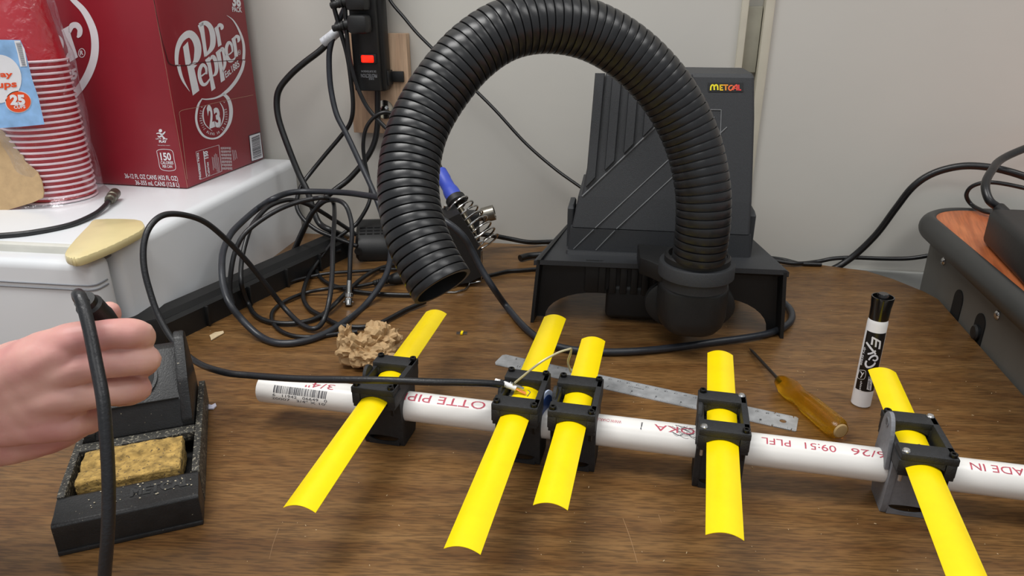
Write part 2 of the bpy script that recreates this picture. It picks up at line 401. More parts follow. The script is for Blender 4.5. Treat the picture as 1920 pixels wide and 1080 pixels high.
text(g,'Calories',(305,962),(-17,-145),(-22,5),mR2,.02); text(g,'150',(288,775),(-10,-78),(-34,8),mR2,.04)
g.ribbon([(155,708,3),(400,635,3)],mR2); g.ribbon([(155,708,3),(200,1005,3)],mR2); g.ribbon([(200,1005,3),(432,915,3)],mR2); g.ribbon([(400,635,5),(432,915,5)],mR2)
for i in range(6):
    x=325+i*13; a=random.uniform(.05,.3); b=random.uniform(.6,.95)
    g.ribbon([(x-30*b+22,940-275*b,3),(x-30*a+22,940-275*a,3)],mR2)
for i in range(11):
    x=440+i*10
    for k in range(7):
        t0=k/7+random.uniform(0,.03); t1=k/7+.11
        g.ribbon([(x-18*t1,900-250*t1,4),(x-18*t0,900-250*t0,4)],mR2)
for i in range(3): g.ribbon([(545+i*16,690,3.5),(560+i*16,800-i*10,3.5)],mR2)
g.build('side_logo_print',INK,cbody,smooth=False,clean=False)
g=G(); S=lambda pts: g.ribbon(pts,mL,5)
S([(150,-110,14),(215,-60,28),(285,5,45),(370,90,55),(430,190,62),(470,300,68),(482,420,70),(470,540,72),(430,660,74),(370,770,72),(300,860,66),(235,930,58),(120,990,46)])
g.poly([(172,275),(240,238),(262,330),(325,525),(250,572),(228,440)],mL); S([(248,300,24),(268,240,52),(312,232,54),(342,270,48),(338,318,44),(318,345,16)])
S([(40,340,30),(100,328,42),(150,365,62),(165,430,56),(150,500,20)]); S([(100,600,30),(165,590,38),(215,555,36),(240,490,22)]); S([(60,300,40),(20,400,60),(20,500,60),(70,580,50)])
S([(360+30*math.cos(a*PI/6),487+40*math.sin(a*PI/6),6) for a in range(13)]); text(g,'R',(345,508),(30,-6),(-3,-40),mL,.03)
text(g,'1885',(140,792),(182,-82),(-12,-84),mL,.05)
M=lambda pts: g.ribbon(pts,mL2,4)
g.poly([(777+25*math.cos(k*PI/8),116+24*math.sin(k*PI/8)) for k in range(16)],mL2)
M([(718,158,12),(760,152,18),(805,170,24),(846,130,14)]); M([(800,160,34),(795,200,30)]); M([(795,190,24),(760,205,18),(738,190,10)]); M([(800,195,22),(835,225,18),(850,240,12)]); M([(812,232,20),(828,240,12)]); M([(855,236,16),(878,236,12)])
text(g,"LET'S",(712,242),(78,-3),(-2,-18),mL2); text(g,'PLAY',(758,287),(112,2),(-3,-32),mL2,.06); text(g,'letsplay.com',(742,331),(172,3),(-1,-12),mL2,0)
P=[(722,412,7),(760,390,7),(850,385,7),(948,410,7),(975,530,7),(998,660,7),(955,692,7),(870,696,7),(778,662,7),(748,530,7),(722,412,7)]; M(P)
text(g,'150',(786,542),(152,0),(-18,-104),mL2,.03); text(g,'CALORIES',(784,600),(182,2),(-6,-42),mL2,.02); text(g,'PER CAN',(812,652),(138,2),(-6,-38),mL2,.02)
text(g,'36-12 FL OZ CANS (432 FL OZ)',(268,800),(766,40),(-14,-64),mL2,.015); text(g,'36-355 mL CANS (12.8 L)',(422,894),(632,36),(-13,-62),mL2,.015)
g.build('front_logo_print',INK,cbody,smooth=False,clean=False)
g=G(); mA=planemap(ca,nR,.0006)
for P in ([(288,-3,1.3),(300,60,1.3),(311,100,1.5),(317,118,1.8),(330,123,1.8),(356,122,1.8),(365,118,1.2),(459,112,1.2)],): g.ribbon(P,mR3 if False else mA,4)
g.build('flap_seam',redd,cbody,smooth=False,clean=False)
g=G()
for P in ([(351,336,.7),(338,225,.8),(336,215,.8),(341,207,.8),(375,200,.8),(420,189,.8),(475,178,.8)],[(288,0,.7),(320,177,.8),(351.5,352,.8)]): g.ribbon(P,mA,4)
g.build('perforation_line',cardb,cbody,smooth=False,clean=False)
g=G(); g.poly([(718,533),(842,494),(876,772),(748,816)],planemap(ca,nR,.0003,(340,160,5.682)),1); g.poly([(726,540),(838,505),(869,768),(752,806)],planemap(ca,nR,.0006,(340,160,5.682)),0)
k=0.
while k<1:
    h=random.choice([.012,.02,.03]); a=(748+18*k,563+228*k); b=(832+26*k,528+228*k)
    g.ribbon([(a[0],a[1],228*h),(b[0],b[1],228*h)],mR23,mi=1); k+=h+random.choice([.014,.02,.028])
g.build('barcode_print',[INK,BLKINK],cbody,smooth=False,clean=False)

# ================================================================== CUPS
cupr=mat('red_paper_cup','c01428',.4,var=.05); cupw=mat('pink_white_rim','f2dbe2',.45,var=.02)
near=at(72,387,FZ); cc=V((near.x,near.y+.046,FZ))
zt=atF(98,111,cc.y).z; NC=25; sp=(zt-FZ-.003)/(NC-1)
proto=None
def cupmesh():
    t=thing('paper_cup','red paper cup with white rolled rim, upside down in the bagged stack','cup',cc,0,'red paper cups stacked in the bag')
    g=G().lathe([(.0435,.004),(.0300,.122),(.0290,.122),(.0288,.119),(.0425,.004)],cc,seg=40); g.build('cup_body',cupr,t)
    g=G(); P=[(.0448+.0015*math.cos(a),.0018+.0015*math.sin(a)) for a in [k*PI/4 for k in range(9)]]; g.lathe(P,cc,seg=40); g.build('rim',cupw,t); return t
proto=cupmesh()
for i in range(NC):
    if i==0: o=proto
    else:
        o=proto.copy(); COL.objects.link(o)
        for ch in proto.children:
            c=ch.copy(); COL.objects.link(c); c.parent=o
    o.location=cc+V((0,0,i*sp+.0004))
    o['label']='lowest red paper cup of the bagged stack, its rim resting on the fridge' if i==0 else ('topmost red paper cup of the bagged stack, its tapered body fully showing' if i==NC-1 else 'red paper cup inside the bagged stack, only its white rim band showing')
# bag
bagm=bpy.data.materials.new('clear_plastic_film'); bagm.use_nodes=True; nt=bagm.node_tree; nt.nodes.clear(); L=nt.links.new
out=nt.nodes.new('ShaderNodeOutputMaterial'); mx=nt.nodes.new('ShaderNodeMixShader'); tr=nt.nodes.new('ShaderNodeBsdfTransparent'); gl=nt.nodes.new('ShaderNodeBsdfAnisotropic')
gl.inputs['Roughness'].default_value=.14; gl.inputs['Color'].default_value=(.95,.93,.97,1)
tc=nt.nodes.new('ShaderNodeTexCoord'); n=nt.nodes.new('ShaderNodeTexNoise'); n.inputs['Scale'].default_value=38; n.inputs['Detail'].default_value=6; n.inputs['Distortion'].default_value=1.5
L(tc.outputs['Object'],n.inputs['Vector']); b=nt.nodes.new('ShaderNodeBump'); b.inputs['Strength'].default_value=.9; b.inputs['Distance'].default_value=.004; L(n.outputs[0],b.inputs['Height']); L(b.outputs[0],gl.inputs['Normal'])
lw=nt.nodes.new('ShaderNodeLayerWeight'); lw.inputs[0].default_value=.25
mr=nt.nodes.new('ShaderNodeMapRange'); mr.inputs['To Min'].default_value=.06; mr.inputs['To Max'].default_value=.55; L(lw.outputs['Facing'],mr.inputs[0])
L(mr.outputs[0],mx.inputs[0]); L(tr.outputs[0],mx.inputs[1]); L(gl.outputs[0],mx.inputs[2]); L(mx.outputs[0],out.inputs[0])
g=G(); rows=34; seg=48; Ht=.33
for i in range(rows):
    z=.0015+(Ht)*i/(rows-1)
    rr=.0505 if z<.185 else .0505-.018*min(1,(z-.185)/.12)
    if z<.01: rr+= .010*(1-z/.01)
    for k in range(seg):
        a=2*PI*k/seg; d=noise.noise(V((math.cos(a)*2.5,math.sin(a)*2.5,z*22)))*.0035
        g.v.append(cc+V((math.cos(a)*(rr+d+.002),math.sin(a)*(rr+d+.002),z)))
for i in range(rows-1):
    for k in range(seg):
        k2=(k+1)%seg; g.f.append((i*seg+k,i*seg+k2,(i+1)*seg+k2,(i+1)*seg+k)); g.mi.append(0)
bag=g.build('plastic_bag',bagm); tag(bag,'clear crinkled plastic bag around the stack of red cups','bag')
LB=V((0,cc.y-.0555,0)); nb=V((0,-1,0)); lm=planemap(LB,nb,0,(0,60,5.684)); lm2=planemap(LB,nb,.0004,(0,60,5.684)); lm3=planemap(LB,nb,.0008,(0,60,5.684))
g=G(); g.poly([(-180,80),(215,85),(262,180),(310,370),(345,510),(410,700),(475,985),(200,1012),(-180,1035)],lm,0)
g.poly([(-20+250*math.cos(k*PI/18),500+260*math.sin(k*PI/18)) for k in range(36)],lm2,1)
g.poly([(150,92),(210,92),(262,185),(290,365),(215,370),(185,220)],lm2,1)
g.poly([(195+140*math.cos(k*PI/14),745+118*math.sin(k*PI/14)) for k in range(28)],lm2,1); g.poly([(195+132*math.cos(k*PI/14),745+110*math.sin(k*PI/14)) for k in range(28)],lm3,2)
m4=planemap(LB,nb,.0012,(0,60,5.684))
text(g,'25',(112,770),(160,0),(-12,-95),m4,.06,mi=1); text(g,'CUPS',(150,818),(122,-8),(-3,-34),m4,.03,mi=1)
text(g,'play',(-95,478),(232,0),(-5,-58),lm3,.03,mi=2); text(g,'cups',(-105,600),(285,-16),(-5,-68),lm3,.03,mi=2)
for k in range(20): g.ribbon([(170+k*3.4,120+k*12.5,5),(225+k*2.6,118+k*12.5,5)],lm3,mi=3)
g.build('product_label',[mat('blue_label','8fb9e6',.3,var=.2,vs=60),INK,mat('orange_ink','e8501e',.4,var=.08,vs=30),BLKINK],bag,smooth=False,clean=False)
# torn brown card in front
K=V((0,cc.y-.095,0)); km=planemap(K,V((0,-1,.25)),0)
pp=[(-60,240),(2,243),(14,255),(26,268),(33,282),(43,292),(46,302),(60,314),(70,322),(78,340),(82,360),(80,371),(60,380),(40,386),(10,395),(-60,402)]
g=G(); a=[km(*p) for p in pp]; n_=V((0,.97,-.24))
tr=tessellate_polygon([[V((p[0],p[1],0)) for p in pp]]); N=len(a)
g.add(a+[q+n_*.0016 for q in a],[tuple(t) for t in tr]+[tuple(N+i for i in t[::-1]) for t in tr]+[(i,(i+1)%N,N+(i+1)%N,N+i) for i in range(N)])
tag(g.build('torn_cardboard',mat('kraft_card','b89a72',.75,var=.08,vs=120,bump=.2,bs=400),smooth=False),'torn piece of brown cardboard leaning on the bagged red cups','cardboard')

# ================================================================== CABLE ON FRIDGE TOP
t=thing('coax_cable','short black coax cable lying on the white fridge top','cable',at(140,420,FZ))
cord('cable_jacket','',[(-60,445,FZ+.003),(0,442,FZ+.003),(60,436,FZ+.003),(130,422,FZ+.003),(175,403,FZ+.004),(195,388,FZ+.006),(203,378,FZ+.008)],.0031,BLKC,parent=t)
a=at(203,378,FZ+.008); b=at(216,362,FZ+.009); d=(b-a).normalized(); L_=(b-a).length
g=G().lathe([(.0045,0),(.0045,L_*.22),(.0062,L_*.25),(.0062,L_*.5),(.0054,L_*.52),(.0068,L_*.56),(.0068,L_*1.0),(.0052,L_*1.02),(.0052,L_*.9)],a,d,6*4); g.build('threaded_connector',mat('tarnished_metal','6d6a5e',.35,.8,var=.3,vs=300,bump=.6,bs=900),t)

# ================================================================== FUME EXTRACTOR
A_=at(997,605); B_=at(1466,635); exx=(B_-A_).normalized(); eyaw=math.atan2(exx.y,exx.x); eyy=V((-exx.y,exx.x,0)); EO=(A_+B_)/2
EO.z=0
fx=thing('fume_extractor','black bench fume extractor with arched ribbed hose against the wall','fume extractor',EO,eyaw)
def E3(x,y,z): return EO+exx*(x/1000)+eyy*(y/1000)+V((0,0,z/1000))
ER=Matrix.Rotation(eyaw,3,'Z')
def loft(g,secs,mi=0,cap=True):
    """secs: list of equally long point rings"""
    base=len(g.v); n=len(secs[0])
    for s_ in secs: g.v+= [V(p) for p in s_]
    for i in range(len(secs)-1):
        for k in range(n):
            k2=(k+1)%n; g.f.append((base+i*n+k,base+i*n+k2,base+(i+1)*n+k2,base+(i+1)*n+k)); g.mi.append(mi)
    if cap:
        g.f.append(tuple(base+k for k in range(n))[::-1]); g.f.append(tuple(base+(len(secs)-1)*n+k for k in range(n))); g.mi+=[mi,mi]
def rrect(x0,x1,y0,y1,z,r,tf=E3,k=4):
    P=[]
    for cx,cy,a0 in ((x1-r,y0+r,-90),(x1-r,y1-r,0),(x0+r,y1-r,90),(x0+r,y0+r,180)):
        for i in range(k+1):
            a=math.radians(a0+90*i/k); P.append(tf(cx+r*math.cos(a),cy+r*math.sin(a),z))
    return P
# body: lower band and leaning tapered upper shell
g=G(); loft(g,[rrect(-112,112,46,176,81,5),rrect(-109,109,47,175,111.5,5)]); low=g.build('lower_band',CHAR,fx)
YF=lambda z: 46+ (z-112)*0.24          # leaning front face
g=G(); loft(g,[rrect(-107,107,47,175,112.5,4),rrect(-101,106,YF(150),176,150,4)])
# notch: left side steps in at z=148, top part tapers
up_=[rrect(-97,106,YF(150),176,150,4),rrect(-91,104,YF(190),177,190,4),rrect(-83,101,YF(245),178,245,4),rrect(-76,97,YF(290),178,290,4),rrect(-74,95,YF(294)+3,176,294,4)]
loft(g,up_); shell=g.build('upper_shell',CHAR,fx,angle=30)
# vertical ribs upper-left, cut by a diagonal
g=G()
def xdiag(z): return -97+(z-148)*1.02
def fr_(x,z,o): return E3(x,YF(z)-o,z)
for i in range(6):
    zb_=max(150+i*20+6,152); xl=-88+i*20.5
    zb=148+(xl+97)/1.02+6
    if zb>285: continue
    x0b,x1b=xl,xl+12
    # ribs converge slightly with the taper
    sh=lambda x,z:x+(292-z)*-.02*((0-x)/-60)
    P=[]
    for z in (zb,293):
        k=(292-z)/140
        P.append([fr_(x0b-5*k*(1-i/6),z,0.2),fr_(x1b-5*k*(1-i/6),z if z>290 else z+11,0.2),fr_(x1b-5*k*(1-i/6)-1,z if z>290 else z+11,4.),fr_(x0b-5*k*(1-i/6)+1,z,4.)])
    loft(g,P)
g.build('rib_panel',CHAR,shell)
g=G()
for a_,b_ in (((-97,149),(40,286)),):   # raised diagonal edge
    pass
def dline(x0,z0,x1,z1,w=.0007,o=.3):
    g.tube([fr_(x0,z0,o),fr_(x1,z1,o)],w,6)
dline(-96,150,30,276,.0011); dline(-78,113,55,246); dline(-52,113,70,235)
def lowl(x0,z0,x1,z1): g.tube([E3(x0,46.2-.0,z0),E3(x1,46.4,z1)],.0007,6)
lowl(-104,84,-80,110.5); lowl(-76,84,-54,110.5)
dline(14,248,26,254); dline(26,254,62,254); dline(62,254,68,118)
g.build('raised_line',mat('worn_edge','6a6c6e',.5,var=.2,vs=100),shell)
for sx in (-1,1):
    g=G(); x=sx*110; loft(g,[rrect(x-4,x+4,60,110,82,2),rrect(x-4,x+4,60,108,132,2),rrect(x-3,x+3,66,102,136,2)]); g.build('side_latch',CHAR,fx)

g=G(); g.box(E3(-50,100,294.5),(.03,.02,.008),ER,.002); g.build('top_clip',BLK,fx)
# name plate
pO=E3(0,YF(270)-.6,270); pn=(fr_(0,200,0)-fr_(0,290,0)).cross(exx).normalized()
g=G(); pm=planemap(fr_(60,270,.5),pn,.0002,(1300,0,5.4)); g.poly([(150,838),(508,838),(508,930),(150,930)],pm,0)
pm2=planemap(fr_(60,270,.5),pn,.0006,(1300,0,5.4)); cols=['f2e21e','f2c81e','ee9a2a','ea7038','e65040','e03c40','d83040']
mats=[BLK]+[mat('plate_ink_%s'%c,c,.4,var=.02,emit=None) for c in cols]
lets=[[[(175,915,15),(178,880,15),(192,860,15),(208,870,15),(212,912,15)],[(212,880,14),(226,860,15),(244,868,15),(248,912,15)]],
[[(300,862,13),(268,862,13)],[(273,860,15),(273,910,15)],[(268,887,11),(296,887,11)],[(268,910,13),(302,910,13)]],
[[(302,862,13),(352,862,13)],[(328,862,14),(328,915,14)]],
[[(398,866,12),(375,868,14),(358,890,15),(366,910,14),(384,912,12),(400,890,12),(412,868,12)]],
[[(400,912,12),(418,880,13),(432,862,14),(442,866,14),(442,915,14)],[(415,895,9),(440,895,9)]],
[[(460,858,14),(460,912,14)],[(454,910,13),(484,910,13)]]]
for i,l in enumerate(lets):
    for s_ in l: g.ribbon(s_,pm2,4,mi=1+i)
g.build('name_plate',mats,shell,smooth=False,clean=False)
# base skirt : top plate, side walls, recessed back with arches, ribbed centre
g=G()
top=[E3(-143,2,83),E3(143,2,86),E3(150,12,80),E3(118,185,80),E3(-118,185,80),E3(-150,12,78)]
bot=[p-V((0,0,.006)) for p in top]
loft(g,[bot,top])
loft(g,[rrect(-113,113,40,180,78,4),rrect(-113,113,42,180,83,4)])
g.build('base_shelf',CHAR,fx)
for sx in (-1,1):
    g=G(); prof=[(2,83),(2,70),(0,30),(0,0),(24,0),(40,22),(70,45),(120,45),(150,25),(165,0),(185,0),(185,80)]
    def MM(v,sx=sx): 
        y,z,x=v.x,v.y,v.z
        fl=(1-(z/84))*7; tp=1-.0011*max(0,y-12)
        return E3(sx*((x)*tp+fl),y,z)
    g.prism(prof,141,145,MM); g.build('side_wall',BLK,fx)
g=G()
arch=[(-142,78)]+[(-147.5,1),(-137,1)]
for k in range(9):
    a=PI-PI/2*k/8; arch.append((-72+64*math.cos(a),0+37*math.sin(a)))
arch+=[(-60,37),(-60,42),(60,42)]
for k in range(9):
    a=PI/2-PI/2*k/8; arch.append((76+60*math.cos(a),0+40*math.sin(a)))
arch+=[(137,1),(147.5,1),(142,78)]
g.prism(arch,0,4,lambda v:E3(v.x,20+v.z,v.y)); g.build('recess_panel',BLK,fx)
g=G()
for i in range(8):
    x=-66+i*13; g.box(E3(x,17.5,60),(.0085,.008,.040),ER,.001)
g.box(E3(-78,18.5,60),(.018,.005,.04),ER,.001)
g.build('recess_ribs',BLK,fx)
g=G().box(E3(-8,55,27),(.105,.075,.046),ER,.007,4); g.build('filter_block',BLK,fx)
# hose mount arm, collar, elbow
CX,CY,CZ=36,-58,113
g=G().lathe([(.0350,-.006),(.0350,.006),(.0335,.008),(.0310,.008),(.0310,-.002),(.0275,-.006)],E3(CX,CY,CZ),seg=48)
col_=g.build('hose_collar',BLK,fx)
g=G().lathe([(.0345,-.028),(.0345,-.016),(.0395,-.016),(.0405,-.015),(.0405,-.002),(.0395,0),(.0350,0)],E3(CX,CY,CZ),seg=48); g.build('retaining_ring',CHAR,fx)
# elbow : round flange disc with a D-shaped scoop in front
g=G(); g.lathe([(.047,0),(.050,.001),(.050,.005),(.0455,.0055),(.0455,.009),(.050,.0095),(.050,.013),(.046,.0145)],E3(CX-1,-26,53),eyy*-1,48,sx=1.,sy=.66,ref=exx)
g.build('elbow_flange',BLK,fx,angle=40)
g=G(); secs=[]
for z,w_,D_ in ((29,18,30),(30.5,25,38),(34,31,43),(40,36,46),(50,38.5,48),(66,38.5,48),(80,38.5,48),(84,37.5,47),(86,35,45)):
    ring=[E3(CX+w_,-38,z)]
    for q in range(1,24):
        a=PI*q/24; cs,sn=math.cos(a),math.sin(a); ring.append(E3(CX+w_*math.copysign(abs(cs)**.6,cs),-38-D_*abs(sn)**.8,z))
    ring.append(E3(CX-w_,-38,z)); secs.append(ring)
loft(g,secs)
g.build('hose_elbow',BLK,fx,angle=40)
g=G().prism([(CX-62,20),(CX-60,-30),(CX-48,-42),(CX-10,-78),(CX+30,-62),(CX+40,-20),(CX+40,20)],80,100,lambda v:E3(v.x,v.y,v.z+4 if v.x<CX-40 else v.z),b=2); g.build('mount_arm',BLK,fx)
g=G().box(E3(CX,-10,60),(.07,.08,.05),ER,.008); g.build('intake_duct',BLK,fx)
# hose
hp=[(1310,486,-715),(1314,455,-714),(1318,415,-714),(1317,350,-718),(1298,265,-728),(1255,180,-735),(1190,108,-738),(1112,60,-735),(1030,43,-725),(950,56,-712),(880,102,-698),(822,172,-682),(785,240,-665),(768,310,-645),(767,375,-626),(781,440,-607),(806,497,-591),(830,538,-580)]
HP=spl(pth(hp),40)
# resample by length
cum=[0]
for i in range(1,len(HP)): cum.append(cum[-1]+(HP[i]-HP[i-1]).length)
def along(s_):
    import bisect
    i=min(max(bisect.bisect_right(cum,s_)-1,0),len(HP)-2); t=(s_-cum[i])/max(1e-9,cum[i+1]-cum[i]); return HP[i].lerp(HP[i+1],t)
tot=cum[-1]; nb_=int(tot/.0081); pitch=tot/nb_; P=[];R=[]
for i in range(nb_):
    for fr0,rr in ((0,.0258),(.05,.0258),(.10,.0277),(.25,.0280),(.75,.0281),(.93,.0278),(.97,.0258)):
        P.append(along((i+fr0)*pitch)); R.append(rr)
P.append(along(tot-.0001)); R.append(.0279)
hosem=mat('hose_black_vinyl','1d1e20',.33,var=.2,vs=70,bump=.12,bs=150)
g=G().tube(P,R,40,caps=False)
k_=len(g.v)-40; ctr_=along(tot-.0001); b_=len(g.v)
for dd_,rr in ((0,.0262),(0,.0245),(.015,.0240),(.05,.0235),(.12,.0235)):
    c_=along(tot-.0001-dd_)
    for q in range(40): g.v.append(c_+(g.v[k_+q]-ctr_).normalized()*rr)
for i in range(5):
    a_=k_ if i==0 else b_+(i-1)*40; c_=b_+i*40
    for q in range(40): g.f.append((a_+q,a_+(q+1)%40,c_+(q+1)%40,c_+q)); g.mi.append(0)
g.build('ribbed_hose',hosem,fx,angle=22)

# ================================================================== PIPE ANTENNA
PA=at(485,726,.034); PB=at(1920,905,.034); px_=(PB-PA); px_.normalize(); pyaw=math.atan2(px_.y,px_.x); py_=V((-px_.y,px_.x,0)); PR=.01335; PZ=.034
ant=thing('yagi_antenna','white pipe antenna with five yellow tape elements lying across the desk','antenna',(PA.x,PA.y,0),pyaw)
def A3(x,y,z): return V((PA.x,PA.y,0))+px_*(x/1000)+py_*(y/1000)+V((0,0,z/1000))
AR=Matrix.Rotation(pyaw,3,'Z')
def xloc(px,py,z=.044): return (at(px,py,z)-PA).dot(px_)*1000
g=G(); c0=A3(4.5,0,34)
LEN=.98
g.lathe([(PR-.0026,.0),(PR-.0006,.0),(PR,.0006),(PR,LEN-.0006),(PR-.0006,LEN),(PR-.0026,LEN),(PR-.0026,0.0)],c0,px_,48); pipe=g.build('boom_pipe',WHITE,ant)
def cylmap(off=.00015):
    def f(x,v):   # x mm along pipe, v mm around the pipe, 0 = facing the viewer horizontally, growing to the top
        a=v/1000/PR; r=PR*1000+off*1000; return A3(x,-r*math.cos(a),34+r*math.sin(a))
    return f
cm=cylmap(); g=G()
def up_text(s_,xr,xl,v,h,mi,bold=.0):   # upside-down lettering, reading toward the left
    text(g,s_,(xr,v),(xl-xr,0),(0,-h),cm,bold,cuts=6,mi=mi)
v0=21.0
up_text('3/4"',xloc(642,715),xloc(590,709),19.5,6,0); 
up_text('OTTE PIPE',xloc(912,762),xloc(757,735),v0,8.6,0)
up_text('CHAR',xloc(990,765),xloc(922,760),v0,8.6,0)
up_text('WWW.CHARLOTTEPIPE.COM',xloc(1168,776),xloc(1085,765),18.5,3.2,0)
up_text('OKA',xloc(1302,795),xloc(1228,785),19,6.0,0)
up_text('PLFL',xloc(1478,820),xloc(1425,815),19,6.0,0)
up_text('09:51',xloc(1562,832),xloc(1504,824),19,6.0,0)
up_text('06/26',xloc(1672,845),xloc(1590,836),19,6.0,0)
up_text('MADE IN',xloc(1935,883),xloc(1812,868),19,6.4,0)
text(g,'6   11942   06649   0',(xloc(512,742,.035),1.4),(xloc(612,757,.035)-xloc(512,742,.035),0),(0,2.5),cm,0,cuts=2,mi=1)
text(g,"20007   3/4'' X 10'",(xloc(514,748,.03),-2.2),(xloc(613,763,.03)-xloc(514,748,.03),0),(0,2.5),cm,0,cuts=2,mi=1)
x0=xloc(515,730,.04); x1=xloc(611,744,.04); k=x0
while k<x1:
    wd=random.choice([.35,.5,.8,1.2]); g.add([cm(k,v) for v in (4.6,7,9,11.5)]+[cm(k+wd,v) for v in (4.6,7,9,11.5)],[(0,1,5,4),(1,2,6,5),(2,3,7,6)],1); k+=wd+random.choice([.4,.6,.9])
for i in range(26):  # pencil scribble beside the fourth bracket
    xs=xloc(1262+random.uniform(-8,12),785)+random.uniform(-2,8); vs=random.uniform(13,22)
    Pp=[(xs,vs,.22),(xs+random.uniform(4,9),vs-random.uniform(1,5),.22),(xs+random.uniform(9,15),vs-random.uniform(-1,4),.22)]
    g.ribbon(Pp,cm,5,mi=1)
for xx,yy in ((1208,778),(1660,845),(1668,860),(1010,790)):
    for q in range(4):
        xs=xloc(xx,yy)+random.uniform(-1.5,1.5); g.ribbon([(xs,random.uniform(12,22),.5),(xs+random.uniform(-1,1),random.uniform(10,20),.5)],cm,3,mi=1)
g.build('printed_lettering',[REDINK,BLKINK],pipe,smooth=False,clean=False)
TW=12.0
def tapeelem(xc,y0,y1,zc=56,tilt=0.):
    g=G(); n=13; m_=14; 
    for side,o in ((0,0),(1,-.35)):
        for j in range(m_):
            y=y0+(y1-y0)*j/(m_-1)
            for i in range(n):
                u=-1+2*i/(n-1); 
                dx=(j==0 or j==m_-1)
                yy=y+(0 if not dx else 0)
                g.v.append(A3(xc+u*TW+tilt*y,yy,zc+o-4.0*u*u-abs(y)/170*1.2))
    def id_(s_,j,i): return s_*n*m_+j*n+i
    for s_ in (0,1):
        for j in range(m_-1):
            for i in range(n-1):
                q=(id_(s_,j,i),id_(s_,j,i+1),id_(s_,j+1,i+1),id_(s_,j+1,i)); g.f.append(q if s_==0 else q[::-1]); g.mi.append(s_)
    for j in range(m_-1):
        for i in (0,n-1): g.f.append((id_(0,j,i),id_(0,j+1,i),id_(1,j+1,i),id_(1,j,i))); g.mi.append(0)
    for i in range(n-1):
        for j in (0,m_-1): g.f.append((id_(0,j,i),id_(0,j,i+1),id_(1,j,i+1),id_(1,j,i))); g.mi.append(0)
    return g
names=['reflector_element','driven_element','director_element','director_element','director_element']
els=[]
for near_,far_ in (((560,948),(818,581)),((866,1025),(1041,590)),((1032,944),(1113,632)),((1360,1000),(1351,658)),((1822,1088),(1655,690))):
    a=at(near_[0],near_[1],.058)-V((PA.x,PA.y,0)); b=at(far_[0],far_[1],.058)-V((PA.x,PA.y,0)); ax_,ay_,bx_,by_=[q*1000 for q in (a.dot(px_),a.dot(py_),b.dot(px_),b.dot(py_))]
    tl=(bx_-ax_)/(by_-ay_); els.append((ax_-tl*ay_,ay_,by_,tl))
silver=[(),(),(),((1,1),(-1,-1)),((1,1),(-1,-1))]
screwS=mat('silver_screw','c9c9c9',.3,.9); screwB=mat('black_screw','1a1a1a',.35,.5,var=.3,vs=500)
MB_=[('black printed bracket under the coax line'),('black bracket holding the soldered feed joint'),None,None,('grey printed bracket with a raised round tab')]
